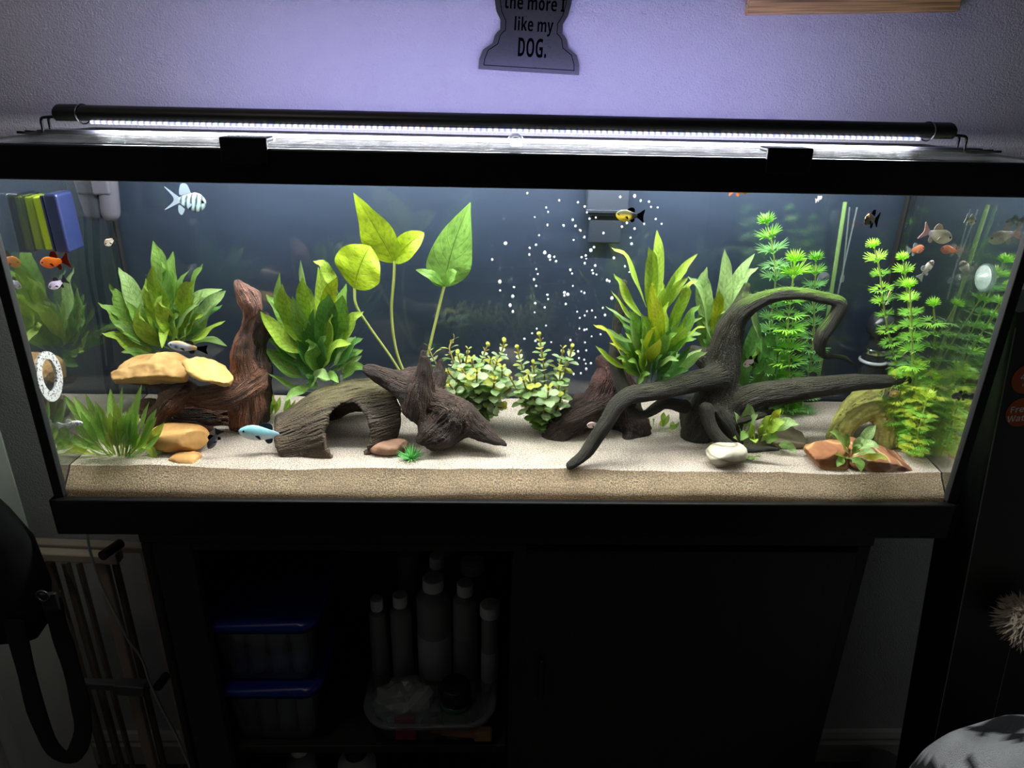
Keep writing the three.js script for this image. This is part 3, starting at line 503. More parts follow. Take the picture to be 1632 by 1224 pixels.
// ---------------------------------------------------------------- driftwood and stones
// limbs: polylines of [px, py, z, radius in pixels]
function woodField(limbs, o, opt) {
  const segs = [];
  limbs.forEach((limb, li) => {
    const pts = limb.map(([px, py, z]) => at(px, py, z)), rs = limb.map(([, , , r], i) => r * mpp(pts[i]));
    const cv = new THREE.CatmullRomCurve3(pts, false, 'centripetal'), n = (pts.length - 1) * 4;
    let len = 0, prev = null, pr = 0;
    for (let i = 0; i <= n; i++) {
      const t = i / n, p = cv.getPoint(t), f = t * (pts.length - 1), k = Math.min(pts.length - 2, Math.floor(f)), r = lerp(rs[k], rs[k + 1], f - k);
      if (prev) {
        const d = p.clone().sub(prev), L = d.length() || 1e-6, u = d.clone().divideScalar(L), e1 = V(0, 0, 1).addScaledVector(u, -u.z).normalize(), e2 = u.clone().cross(e1);
        segs.push({ ax: prev.x - o.x, ay: prev.y - o.y, az: prev.z - o.z, ux: u.x, uy: u.y, uz: u.z, L, ra: pr, rb: r, s: len, e1, e2, li });
        len += L;
      }
      prev = p; pr = r;
    }
  });
  let act = segs;
  const dist = (g, x, y, z) => { const px = x - g.ax, py = y - g.ay, pz = z - g.az, t = clamp((px * g.ux + py * g.uy + pz * g.uz) / g.L), q = t * g.L, dx = px - g.ux * q, dy = py - g.uy * q, dz = pz - g.uz * q; return Math.sqrt(dx * dx + dy * dy + dz * dz) - lerp(g.ra, g.rb, t); };
  const k = opt.k ?? 0.010;
  const grain = (g, x, y, z) => {
    const px = x - g.ax, py = y - g.ay, pz = z - g.az, s = g.s + px * g.ux + py * g.uy + pz * g.uz, a = px * g.e1.x + py * g.e1.y + pz * g.e1.z, b = px * g.e2.x + py * g.e2.y + pz * g.e2.z, f = opt.freq ?? 130, w = 0.35 * noise(s * 14, a * 25, b * 25 + g.li * 3);
    return 0.62 * (1 - 2 * Math.abs(noise(s * 9 + g.li * 7, a * f + w * 3, b * f))) + 0.38 * noise(s * 30, a * f * 2.1 + w * 5, b * f * 2.1);
  };
  const near = (x, y, z) => { let best = null, bd = 1e9; for (const g of act) { const d = dist(g, x, y, z); if (d < bd) { bd = d; best = g; } } return [best, bd]; };
  const field = {
    slack: 0.012 + k,
    prep(x, y, z, rad) { let m = 1e9; const ds = segs.map((g) => { const d = dist(g, x, y, z); if (d < m) m = d; return d; }); act = segs.filter((g, i) => ds[i] < m + 2 * rad + 2 * k + 0.004); let v = m; if (opt.cut) v = Math.max(v, opt.cut(x, y, z)); return v; },
    at(x, y, z) {
      let v = 1e9, best = null, bd = 1e9;
      const by = {};
      for (const g of act) { const d = dist(g, x, y, z); if (!(by[g.li] <= d)) by[g.li] = d; if (d < bd) { bd = d; best = g; } }
      for (const li in by) { const d = by[li], h = clamp(0.5 + 0.5 * (v - d) / k); v = v > 1e8 ? d : lerp(v, d, h) - k * h * (1 - h); }
      if (bd < 0.02) v -= (opt.amp ?? 0.0022) * grain(best, x, y, z) + (opt.lump ?? 0.004) * fbm(x * 22, y * 22, z * 22 + 2, 2);
      if (opt.cut) v = Math.max(v, opt.cut(x, y, z));
      return v;
    },
    grainAt(x, y, z) { act = segs; const [g] = near(x, y, z); return [grain(g, x, y, z), g]; }, segs,
  };
  return field;
}
function bounds(segs, pad) {
  const lo = V(1e9, 1e9, 1e9), hi = V(-1e9, -1e9, -1e9);
  for (const g of segs) for (const t of [0, g.L]) { const r = Math.max(g.ra, g.rb) + pad, p = V(g.ax + g.ux * t, g.ay + g.uy * t, g.az + g.uz * t); lo.min(p.clone().subScalar(r)); hi.max(p.clone().addScalar(r)); }
  return [lo, hi];
}
const barkTex = dataTex(512, (u, v) => { const w = 0.02 * tileNoise(u, v, 5, 6), a = (uu, vv, s) => { const fx = 5, fy = 34, n = (i, j) => noise((uu - i) * fx, (vv - j) * fy, s); return n(0, 0) * (1 - uu) * (1 - vv) + n(1, 0) * uu * (1 - vv) + n(0, 1) * (1 - uu) * vv + n(1, 1) * uu * vv; }, vv = ((v + w) % 1 + 1) % 1, q = 0.62 + 0.75 * (0.5 - Math.abs(a(u, vv, 3)) * 1.6) * 0.9 + 0.5 * a(u, vv, 11) + 0.35 * tileNoise(u, v, 60, 2) - 0.5 * Math.max(0, tileNoise(u, v, 9, 7) - 0.25); return [q, q, q]; });
function barkUV(g, f) {                                            // u along the limb, v round it (the seam lies at the back)
  const p = g.attributes.position, uv = new Float32Array(p.count * 2);
  for (let i = 0; i < p.count; i++) {
    const x = p.getX(i), y = p.getY(i), z = p.getZ(i), [, s] = f.grainAt(x, y, z), dx = x - s.ax, dy = y - s.ay, dz = z - s.az;
    uv[i * 2] = (s.s + dx * s.ux + dy * s.uy + dz * s.uz) / 0.13 + s.li * 0.37;
    uv[i * 2 + 1] = Math.atan2(dx * s.e2.x + dy * s.e2.y + dz * s.e2.z, dx * s.e1.x + dy * s.e1.y + dz * s.e1.z) / (2 * Math.PI) * 2;
  }
  g.setAttribute('uv', new THREE.BufferAttribute(uv, 2));
}
function driftwood(name, label, origin, limbs, opt) {
  const o = thing(name, label, 'driftwood', origin), f = woodField(limbs, o.position, opt), [lo, hi] = bounds(f.segs, 0.01);
  lo.z = Math.max(lo.z, BACK_Z + 0.003 - origin.z);
  const g = skin(f, lo, hi, opt.cell ?? 0.0025);
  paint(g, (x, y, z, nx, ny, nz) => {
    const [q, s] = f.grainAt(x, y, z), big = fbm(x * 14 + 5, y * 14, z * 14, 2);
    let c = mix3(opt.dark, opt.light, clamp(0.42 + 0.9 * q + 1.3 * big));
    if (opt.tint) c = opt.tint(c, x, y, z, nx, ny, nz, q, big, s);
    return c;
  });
  barkUV(g, f);
  part('wood', g, std({ vertexColors: true, map: barkTex, bumpMap: barkTex, bumpScale: 0.006, roughness: opt.rough ?? 0.8 }), o);
  return o;
}
const SZ = (px, py) => { let z = -0.05; for (let i = 0; i < 8; i++) { const p = atY(px, py, sandY(at(px, py, z).x, z)); z = clamp(p.z, -0.255, -0.034); } return z; };

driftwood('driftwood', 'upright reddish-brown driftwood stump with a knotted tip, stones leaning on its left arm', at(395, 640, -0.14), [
  [[381, 451, -0.13, 5], [387, 463, -0.13, 11], [396, 478, -0.13, 16], [400, 491, -0.13, 15], [397, 505, -0.13, 9.5], [392, 522, -0.13, 10.5], [386, 545, -0.13, 12.5], [384, 570, -0.13, 15], [388, 595, -0.13, 19], [392, 620, -0.13, 24], [394, 650, -0.14, 27], [390, 674, -0.15, 20]],
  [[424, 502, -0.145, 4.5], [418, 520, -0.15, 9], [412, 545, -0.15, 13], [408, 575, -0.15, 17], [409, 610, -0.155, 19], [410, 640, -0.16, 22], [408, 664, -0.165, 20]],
  
  [[400, 610, -0.13, 22], [372, 628, -0.115, 18], [335, 634, -0.115, 15], [298, 628, -0.12, 13], [255, 612, -0.13, 12], [208, 604, -0.14, 7]],
  [[300, 620, -0.115, 12], [272, 640, -0.105, 19], [256, 660, -0.10, 17], [246, 676, -0.095, 8]],
  [[240, 650, -0.12, 14], [262, 676, -0.11, 10], [300, 682, -0.105, 7], [338, 684, -0.1, 3]],
  [[300, 655, -0.17, 26], [350, 655, -0.175, 26], [385, 660, -0.17, 22]],
], { dark: [0.008, 0.004, 0.003], light: [0.17, 0.066, 0.034], amp: 0.0046, lump: 0.014, freq: 140, k: 0.006, cell: 0.0026, tint: (c, x, y, z, nx, ny, nz, q, big, s) => { const t = smooth(0.08, 0.135, y); if (s.li === 1) c = c.map((v) => v * 0.35); else if (s.li === 0) c = mix3(c, [c[0] * 1.7, c[1] * 1.5, c[2] * 1.3], clamp(0.5 - nx)); return mix3(c, [c[0] * 1.5 + 0.05, c[1] * 1.7 + 0.035, c[2] * 2.2 + 0.04], t * 0.8); } });  // lit left edge and dark right flank are painted into the wood colour

driftwood('driftwood', 'spiky dark driftwood with an upright thorn, standing right of the hollow log', at(690, 660, -0.1), [
  [[674, 561, -0.085, 4], [675, 575, -0.085, 8], [673, 600, -0.085, 14], [668, 625, -0.085, 20], [664, 648, -0.085, 20], [664, 662, -0.085, 10]],
  [[585, 588, -0.1, 5], [600, 593, -0.1, 10], [620, 605, -0.1, 15], [642, 614, -0.095, 18], [664, 622, -0.09, 20]],
  [[648, 606, -0.11, 12], [660, 596, -0.115, 9], [667, 592, -0.12, 4]],
  [[703, 576, -0.135, 5], [697, 598, -0.13, 11], [690, 622, -0.12, 16], [690, 645, -0.11, 18]],
  [[680, 640, -0.09, 16], [708, 648, -0.09, 22], [728, 668, -0.085, 27], [712, 690, -0.075, 22], [690, 700, -0.07, 13]],
  [[740, 662, -0.09, 20], [762, 684, -0.08, 17], [785, 700, -0.07, 8], [806, 708, -0.065, 3]],
  [[708, 660, -0.08, 16], [684, 685, -0.068, 14], [669, 702, -0.06, 5]],
  [[715, 645, -0.08, 9], [733, 652, -0.08, 6]],
], { dark: [0.006, 0.004, 0.0035], light: [0.062, 0.032, 0.022], amp: 0.0036, lump: 0.010, freq: 170, k: 0.013, cell: 0.0025 });

driftwood('driftwood', 'dark reddish ragged driftwood hollow standing left of the spider root', at(950, 660, -0.15), [
  [[957, 574, -0.165, 8], [970, 588, -0.165, 17], [968, 612, -0.16, 23], [950, 640, -0.15, 24], [922, 664, -0.14, 22], [892, 682, -0.13, 18], [876, 694, -0.125, 8]],
  [[985, 600, -0.17, 14], [995, 640, -0.17, 22], [1000, 668, -0.155, 22], [1008, 690, -0.14, 18], [996, 712, -0.12, 11], [986, 724, -0.115, 5]],
  [[1010, 670, -0.15, 18], [1028, 690, -0.14, 8]],
  [[905, 678, -0.13, 15], [892, 700, -0.12, 12], [893, 709, -0.115, 10]],
  [[930, 650, -0.17, 22], [965, 670, -0.175, 26], [1000, 670, -0.175, 24]],
  [[975, 640, -0.14, 14], [940, 655, -0.125, 9], [905, 672, -0.118, 7]],
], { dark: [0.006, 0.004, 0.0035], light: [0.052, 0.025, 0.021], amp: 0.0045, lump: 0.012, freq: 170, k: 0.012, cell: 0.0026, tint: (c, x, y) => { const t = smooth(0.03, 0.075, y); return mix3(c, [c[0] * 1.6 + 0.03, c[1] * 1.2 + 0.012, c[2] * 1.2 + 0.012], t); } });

driftwood('driftwood', 'huge dark spider root with an arched mossy upper branch and forked roots', at(1135, 660, -0.14), [
  [[1098, 712, -0.12, 14], [1112, 690, -0.13, 26], [1124, 660, -0.135, 29], [1142, 620, -0.14, 27], [1152, 585, -0.145, 26], [1158, 550, -0.15, 24], [1166, 520, -0.15, 20], [1184, 495, -0.145, 15], [1208, 480, -0.14, 12], [1240, 470, -0.135, 10], [1280, 468, -0.13, 9.5], [1315, 475, -0.125, 9.5], [1340, 483, -0.12, 9], [1336, 496, -0.12, 10], [1324, 515, -0.12, 10.5], [1310, 536, -0.12, 10], [1307, 555, -0.12, 8], [1315, 567, -0.12, 4.5], [1332, 568, -0.12, 2.8], [1346, 571, -0.12, 2.4], [1366, 585, -0.12, 1.8]],
  [[1160, 530, -0.15, 14], [1177, 490, -0.155, 10], [1190, 456, -0.16, 6]],
  [[1142, 600, -0.13, 20], [1115, 606, -0.11, 17], [1080, 616, -0.095, 15], [1040, 625, -0.08, 13], [1005, 630, -0.07, 13], [985, 643, -0.06, 12.5], [968, 670, -0.05, 12], [948, 700, -0.042, 11], [932, 724, -0.034, 9.5], [909, 742, -0.026, 7]],
  [[1005, 640, -0.09, 8], [990, 612, -0.11, 10], [980, 575, -0.125, 9], [984, 520, -0.15, 8], [992, 470, -0.16, 8], [993, 452, -0.165, 6]],
  [[1000, 648, -0.08, 6], [1012, 659, -0.08, 6.5], [1028, 661, -0.085, 7], [1043, 652, -0.09, 8], [1058, 643, -0.10, 8], [1090, 648, -0.12, 10]],
  [[1168, 655, -0.13, 20], [1185, 640, -0.12, 21], [1212, 630, -0.115, 21], [1250, 624, -0.11, 20], [1300, 618, -0.105, 17], [1350, 611, -0.1, 14], [1400, 608, -0.1, 11], [1446, 606, -0.1, 6]],
  [[1160, 660, -0.125, 24], [1165, 690, -0.12, 16]],
  [[1126, 652, -0.09, 11], [1131, 676, -0.08, 9.5], [1145, 698, -0.068, 8.5], [1166, 712, -0.06, 7], [1195, 717, -0.055, 5.5], [1225, 715, -0.05, 4.5], [1240, 716, -0.048, 3.5]],
  [[1145, 655, -0.10, 8], [1160, 676, -0.09, 7], [1172, 696, -0.085, 6.5], [1180, 706, -0.08, 5]],
  [[1150, 665, -0.1, 7], [1168, 672, -0.095, 5], [1195, 667, -0.095, 4.5], [1232, 656, -0.1, 3]],
  [[1100, 650, -0.16, 18], [1110, 690, -0.16, 24]],
  [[1130, 575, -0.16, 18], [1105, 560, -0.17, 10]],
], { dark: [0.004, 0.0033, 0.0026], light: [0.036, 0.029, 0.019], amp: 0.0018, lump: 0.0035, freq: 150, k: 0.010, cell: 0.0024, rough: 0.85, tint: (c, x, y, z, nx, ny, nz, q, big, s) => {
  const moss = (s.li < 2 ? 1 : 0.12) * smooth(0.3, 0.7, ny + 0.5 * big) * smooth(0.09, 0.14, y) * smooth(0.0, 0.05, x) * 0.95;
  let k = mix3(c, [0.17, 0.34, 0.02], moss); k = mix3(k, [0.05, 0.05, 0.02], 0.35 * smooth(0, 0.8, ny) + 0.2 * clamp(big));
  return k; } });

{ // half log with a broken-out mouth
  const o = thing('hollow_log', 'hollow half log with a broken arched opening lying on the sand', 'log', at(545, 680, -0.11));
  const A = at(462, 712, -0.10).sub(o.position), B = at(628, 668, -0.14).sub(o.position);
  const ax = B.clone().sub(A), L = ax.length(); ax.normalize();
  const up = V(0, 1, 0).addScaledVector(ax, -ax.y).normalize(), sd = ax.clone().cross(up).normalize();
  const hole = at(553, 694, -0.06).sub(o.position), hole2 = at(578, 690, -0.17).sub(o.position);
  const gr = (s, a, b) => { const th = Math.atan2(b, a); return 0.6 * (1 - 2 * Math.abs(noise(s * 10, th * 7, 3))) + 0.4 * noise(s * 30, th * 16, 8); };
  const field = { slack: 0.014, prep(x, y, z) { return this.at(x, y, z); }, at(x, y, z) {
    const dx = x - A.x, dy = y - A.y, dz = z - A.z, s = dx * ax.x + dy * ax.y + dz * ax.z, a = dx * up.x + dy * up.y + dz * up.z, b = dx * sd.x + dy * sd.y + dz * sd.z, t = s / L;
    const R = 0.050 + 0.024 * smooth(-0.05, 0.45, t) - 0.010 * smooth(0.7, 1.05, t), rad = Math.sqrt(a * a + b * b * 1.25);
    const bump = 0.0026 * gr(s, a, b) + 0.004 * fbm(x * 24, y * 24, z * 24, 2);
    let v = Math.max(rad - R - bump, -s - 0.004 - 0.010 * Math.sin(a * 60), s - L - 0.01 * noise(a * 40, b * 40, 1) - a * 0.25);
    const inner = Math.max(rad - (R - 0.011 + 0.002 * noise(s * 50, a * 50, b * 50)), -(s - 0.018));
    v = Math.max(v, -inner, -a - 0.012);
    const h1 = V(x, y, z).sub(hole), e = 0.0035 * noise(x * 90, y * 90, z * 90), d1 = Math.sqrt((h1.x / 0.031) ** 2 + ((h1.y) / 0.042) ** 2 + (h1.z / 0.060) ** 2) * 0.031 - 0.031 + e;
    const h2 = V(x, y, z).sub(hole2), d2 = Math.sqrt((h2.x / 0.05) ** 2 + (h2.y / 0.032) ** 2 + (h2.z / 0.05) ** 2) * 0.034 - 0.034 + e;
    return Math.max(v, -d1, -d2);
  } };
  const g = skin(field, V(-0.13, -0.075, -0.11), V(0.12, 0.1, 0.10), 0.0026);
  paint(g, (x, y, z, nx, ny, nz) => { const dx = x - A.x, dy = y - A.y, dz = z - A.z, s = dx * ax.x + dy * ax.y + dz * ax.z, q = gr(s, dx * up.x + dy * up.y + dz * up.z, dx * sd.x + dy * sd.y + dz * sd.z), b = fbm(x * 16, y * 16, z * 16, 3); let c = mix3([0.013, 0.009, 0.007], [0.105, 0.07, 0.042], clamp(0.4 + 0.5 * q + 0.8 * b)); return mix3(c, [0.12, 0.105, 0.035], smooth(0.5, 0.95, ny + 0.3 * b) * smooth(0.02, 0.05, y) * 0.55); });
  { const p = g.attributes.position, uv = new Float32Array(p.count * 2); for (let i = 0; i < p.count; i++) { const dx = p.getX(i) - A.x, dy = p.getY(i) - A.y, dz = p.getZ(i) - A.z; uv[i * 2] = (dx * ax.x + dy * ax.y + dz * ax.z) / 0.13; uv[i * 2 + 1] = Math.atan2(dx * sd.x + dy * sd.y + dz * sd.z, dx * up.x + dy * up.y + dz * up.z) / Math.PI * 1.5; } g.setAttribute('uv', new THREE.BufferAttribute(uv, 2)); }
  part('log_shell', g, std({ vertexColors: true, map: barkTex, bumpMap: barkTex, bumpScale: 0.003, roughness: 0.85 }), o);
}
// stones: px centre, half sizes in px, half depth in metres
function stone(label, cx, cy, z, hx, hy, hd, opt = {}) {
  const c = at(cx, cy, z), m = mpp(c), a = hx * m, b = hy * m, o = thing('stone', label, 'stone', c), s0 = opt.s ?? rnd() * 50;
  const planes = []; for (let i = 0; i < (opt.cuts ?? 9); i++) planes.push([V(rr(-1, 1), rr(-0.8, 1), rr(-1, 1)).normalize(), rr(0.72, 0.95)]);
  for (const [x, y, zz, d] of opt.planes ?? []) planes.push([V(x, y, zz).normalize(), d]);
  const ca = Math.cos(opt.turn ?? 0), sa = Math.sin(opt.turn ?? 0);
  const f = { slack: 0.02, prep(x, y, zz) { return this.at(x, y, zz); }, at(x0, y0, zz) {
    const x = x0 * ca + y0 * sa, y = -x0 * sa + y0 * ca, u = x / a, v = y / b + (opt.sag ?? 0) * (x / a) * (x / a), w = zz / hd, e = opt.e ?? 2.6;
    let d = Math.pow(Math.pow(Math.abs(u), e) + Math.pow(Math.abs(v), e) + Math.pow(Math.abs(w), e), 1 / e) - 1;
    for (const [n, k] of planes) d = Math.max(d, (n.x * u + n.y * v + n.z * w) - k);
    return d * Math.min(a, b, hd) - (opt.amp ?? 0.0022) * fbm(x * 50 + s0, y * 50, zz * 50, 3);
  } };
  const R = Math.max(a, b) * 1.25 + 0.006, lo = V(-R, -Math.max(b, a * Math.abs(sa)) * 1.25 - 0.006, -hd - 0.008), hi = lo.clone().multiplyScalar(-1), g = skin(f, lo, hi, opt.cell ?? 0.0017);
  paint(g, (x, y, zz, nx, ny) => { const q = clamp(0.5 + fbm(x * 35 + s0, y * 60, zz * 35, 3) * 1.1), sp = noise(x * 260, y * 260, zz * 260) * 0.10; let k = mix3(opt.dark ?? [0.30, 0.15, 0.045], opt.light ?? [0.58, 0.35, 0.13], q).map((v) => v * (1 + sp)); if (opt.vein) k = mix3(k, opt.vein, smooth(0.72, 0.95, 1 - Math.abs(noise(x * 28 + s0, y * 45, zz * 28)) * 2.2)); return k; });
  part('rock', g, std({ vertexColors: true, roughness: 0.85 }), o);
  return o;
}
stone('long tan stone bridging the top of the stump driftwood arm', 243, 590, -0.115, 59, 23, 0.032, { s: 3, e: 3.4, cuts: 4, turn: 0.07, planes: [[-0.35, 0.93, 0.1, 0.80], [0.8, 0.6, 0.1, 0.78], [0, -0.6, 0.85, 0.66], [0, 0.5, 0.9, 0.74]], sag: 0.16, amp: 0.004 });
stone('tan wedge-shaped stone right of the long stone', 331, 594, -0.10, 38, 16, 0.026, { s: 9, turn: -0.42, planes: [[0.3, 0.95, 0.1, 0.6], [0.1, -0.8, 0.5, 0.6]], light: [0.66, 0.42, 0.14], dark: [0.42, 0.23, 0.06], e: 2.6, amp: 0.0035 });
stone('smooth orange-tan rounded stone on the sand beside the grassy clump', 285, 697, SZ(285, 715), 47, 22, 0.024, { s: 14, cuts: 4, e: 2.4, planes: [[-0.2, 0.95, 0.2, 0.8], [0.8, 0.1, 0.6, 0.8]], light: [0.55, 0.30, 0.10], dark: [0.36, 0.17, 0.045], amp: 0.001 });
stone('small orange stone half buried in front of the rounded one', 298, 736, -0.047, 28, 14, 0.016, { s: 22, cuts: 6, e: 2.6, light: [0.52, 0.29, 0.10], dark: [0.35, 0.17, 0.05] });
stone('pale cream stone on the sand under the root tip', 1158, 724, SZ(1158, 738), 33, 19, 0.02, { s: 31, cuts: 12, light: [0.55, 0.50, 0.40], dark: [0.26, 0.23, 0.16], vein: [0.18, 0.16, 0.10], amp: 0.003 });
stone('flat grey-brown stone lying behind the small leafy plant', 1243, 694, SZ(1243, 702), 38, 13, 0.03, { s: 38, cuts: 8, light: [0.34, 0.29, 0.20], dark: [0.2, 0.16, 0.10], e: 3 });
stone('rusty red rock slab, left piece beside the small crypt', 1320, 724, -0.058, 40, 20, 0.022, { s: 45, cuts: 6, e: 4, turn: -0.1, light: [0.40, 0.17, 0.06], dark: [0.13, 0.035, 0.015], vein: [0.45, 0.27, 0.11], amp: 0.003 });
stone('rusty red pointed rock slab, right piece tapering along the sand', 1406, 732, -0.056, 62, 19, 0.026, { s: 52, cuts: 3, e: 5, turn: -0.24, planes: [[0.6, 0.8, 0.1, 0.6], [-0.3, 0.9, 0.4, 0.8]], light: [0.42, 0.17, 0.07], dark: [0.12, 0.03, 0.015], vein: [0.5, 0.33, 0.2], amp: 0.003 });
stone('flat reddish-brown stone in front of the hollow log', 620, 712, SZ(620, 720), 32, 10, 0.016, { s: 60, cuts: 10, light: [0.34, 0.19, 0.12], dark: [0.14, 0.065, 0.04], turn: 0.06, amp: 0.003 });
{ // mossy arch ornament
  const o = thing('cave_ornament', 'mossy yellow-green rock arch ornament with a small tunnel', 'ornament', at(1392, 660, -0.14)), m = mpp(o.position), q3 = (px, py, z) => at(px, py, z).sub(o.position);
  const legs = [[[1332, 694, -0.12, 9], [1346, 668, -0.13, 11], [1362, 645, -0.14, 13], [1385, 634, -0.145, 18]], [[1343, 698, -0.105, 9], [1355, 672, -0.11, 10], [1378, 654, -0.115, 12], [1400, 648, -0.12, 16]], [[1372, 640, -0.15, 14], [1400, 632, -0.15, 20], [1430, 650, -0.14, 24], [1436, 680, -0.13, 26], [1436, 700, -0.13, 24]], [[1400, 650, -0.12, 14], [1412, 672, -0.11, 15], [1412, 702, -0.105, 14]]];
  const f = woodField(legs, o.position, { k: 0.008, amp: 0.006, lump: 0.009, freq: 150 }), [lo, hi] = bounds(f.segs, 0.01), g = skin(f, lo, hi, 0.0022);
  paint(g, (x, y, z) => { const q = clamp(0.5 + 0.8 * f.grainAt(x, y, z)[0] * 0.6 + 0.9 * fbm(x * 60, y * 60, z * 60, 2)), sp = noise(x * 330, y * 330, z * 330); return mix3(mix3([0.08, 0.07, 0.025], [0.52, 0.50, 0.12], q), [0.7, 0.66, 0.3], clamp(sp * 1.2 - 0.1)); });
  part('rock', g, std({ vertexColors: true, roughness: 0.95 }), o);
}

// ---------------------------------------------------------------- plants
const veinTex = (pairs, slant, mid) => canvasTex(256, 512, (c, w, h) => {
  c.fillStyle = '#dcdcdc'; c.fillRect(0, 0, w, h);
  for (let i = 0; i < 1400; i++) { const s = rnd(); c.fillStyle = s < 0.5 ? 'rgba(255,255,255,0.10)' : 'rgba(110,120,110,0.10)'; c.beginPath(); c.arc(rnd() * w, rnd() * h, 2 + rnd() * 12, 0, 7); c.fill(); }
  c.strokeStyle = 'rgba(120,125,110,0.55)'; c.lineWidth = 2.2;
  for (let i = 0; i < pairs; i++) { const y = h - (i + 0.3) * h / pairs; for (const s of [-1, 1]) { c.beginPath(); c.moveTo(w / 2, y); c.quadraticCurveTo(w / 2 + s * w * 0.25, y - h * slant * 0.35, w / 2 + s * w * 0.5, y - h * slant); c.stroke(); } }
  c.strokeStyle = mid; c.lineWidth = 7; c.beginPath(); c.moveTo(w / 2, 0); c.lineTo(w / 2, h); c.stroke();
});
const broadVein = veinTex(15, 0.10, 'rgba(250,255,225,0.75)'), longVein = veinTex(7, 0.3, 'rgba(120,130,100,0.6)');
const leafMat = (r, g, b, o = {}) => phys({ color: lin(r, g, b), map: o.map ?? broadVein, bumpMap: o.map ?? broadVein, bumpScale: 0.0008, roughness: 0.42, transmission: o.t ?? 0.42, thickness: 0, specularIntensity: 0.6, side: THREE.DoubleSide });
const G = {
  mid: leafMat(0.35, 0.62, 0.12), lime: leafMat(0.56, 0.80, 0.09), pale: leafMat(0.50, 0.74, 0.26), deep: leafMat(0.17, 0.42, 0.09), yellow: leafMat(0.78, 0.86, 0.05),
  glow: leafMat(0.66, 0.88, 0.03, { map: longVein, t: 0.55 }), big: leafMat(0.42, 0.78, 0.14, { map: longVein, t: 0.55 }),
  grass: leafMat(0.54, 0.88, 0.17, { t: 0.6 }), grassLight: leafMat(0.76, 0.92, 0.12, { t: 0.6 }),
};
const stemMat = std({ color: lin(0.30, 0.33, 0.09), roughness: 0.6 }), stemBrown = std({ color: lin(0.26, 0.17, 0.06), roughness: 0.6 });
// a leaf blade bent along a curve: base, control, tip; width w; face = which way its upper side looks
function leafGeo(b, c, t, w, o = {}) {
  const nu = o.nu ?? 14, nv = o.nv ?? 4, pet = o.pet ?? 0.12, pk = o.peak ?? 0.45, face = (o.face ?? V(0.1, 0.75, 0.65)).clone().normalize(), ph = rnd() * 6, pos = [], uv = [], idx = [];
  t = t.clone(); const span = t.distanceTo(b), curl = (o.curl ?? 0) * span, hook = t.clone().sub(c).setY(0); if (hook.lengthSq() < 1e-8) hook.set(0.3, 0, 0.5); hook.normalize(); t.y += 0.65 * curl; t.addScaledVector(hook, -0.5 * curl);
  const curve = (u) => { const k = smooth(0.62, 1, u) ** 2; return V(0, 0, 0).addScaledVector(b, (1 - u) * (1 - u)).addScaledVector(c, 2 * u * (1 - u)).addScaledVector(t, u * u).add(V(0, (0.35 * smooth(0.45, 0.8, u) - k) * curl, 0)).addScaledVector(hook, k * curl * 0.5); };
  for (let i = 0; i <= nu; i++) {
    const u = i / nu, p = curve(u), tg = curve(Math.min(1, u + 0.02)).sub(curve(Math.max(0, u - 0.02))).normalize();
    const f = face.clone(); if (o.roll) f.applyAxisAngle(tg, o.roll * u);
    const s = tg.clone().cross(f); if (s.lengthSq() < 1e-4) s.set(1, 0, 0); s.normalize();
    const n = s.clone().cross(tg), x = clamp((u - pet) / (1 - pet)), e = Math.log(0.5) / Math.log(pk);
    let hw = 0.5 * w * Math.pow(Math.sin(Math.PI * Math.pow(x, e)), o.sharp ?? 0.85);
    hw = Math.max(hw, (u < 0.98 ? 1 : 0.2) * (o.stalk ?? 0.0008));
    for (let j = 0; j <= nv; j++) {
      const v = j / nv * 2 - 1, edge = (o.wave ?? 0.22) * Math.sin(u * (o.wf ?? 13) + ph + v * 1.3) * Math.abs(v) * hw, q = p.clone().addScaledVector(s, v * hw).addScaledVector(n, (o.fold ?? 0.28) * Math.abs(v) * hw + edge);
      pos.push(q.x, q.y, q.z); uv.push(v * 0.5 + 0.5, u);
    }
  }
  for (let i = 0; i < nu; i++) for (let j = 0; j < nv; j++) { const a = i * (nv + 1) + j; idx.push(a, a + 1, a + nv + 2, a, a + nv + 2, a + nv + 1); }
  const g = new THREE.BufferGeometry();
  g.setAttribute('position', new THREE.Float32BufferAttribute(pos, 3)); g.setAttribute('uv', new THREE.Float32BufferAttribute(uv, 2)); g.setIndex(idx); g.computeVertexNormals();
  return g;
}
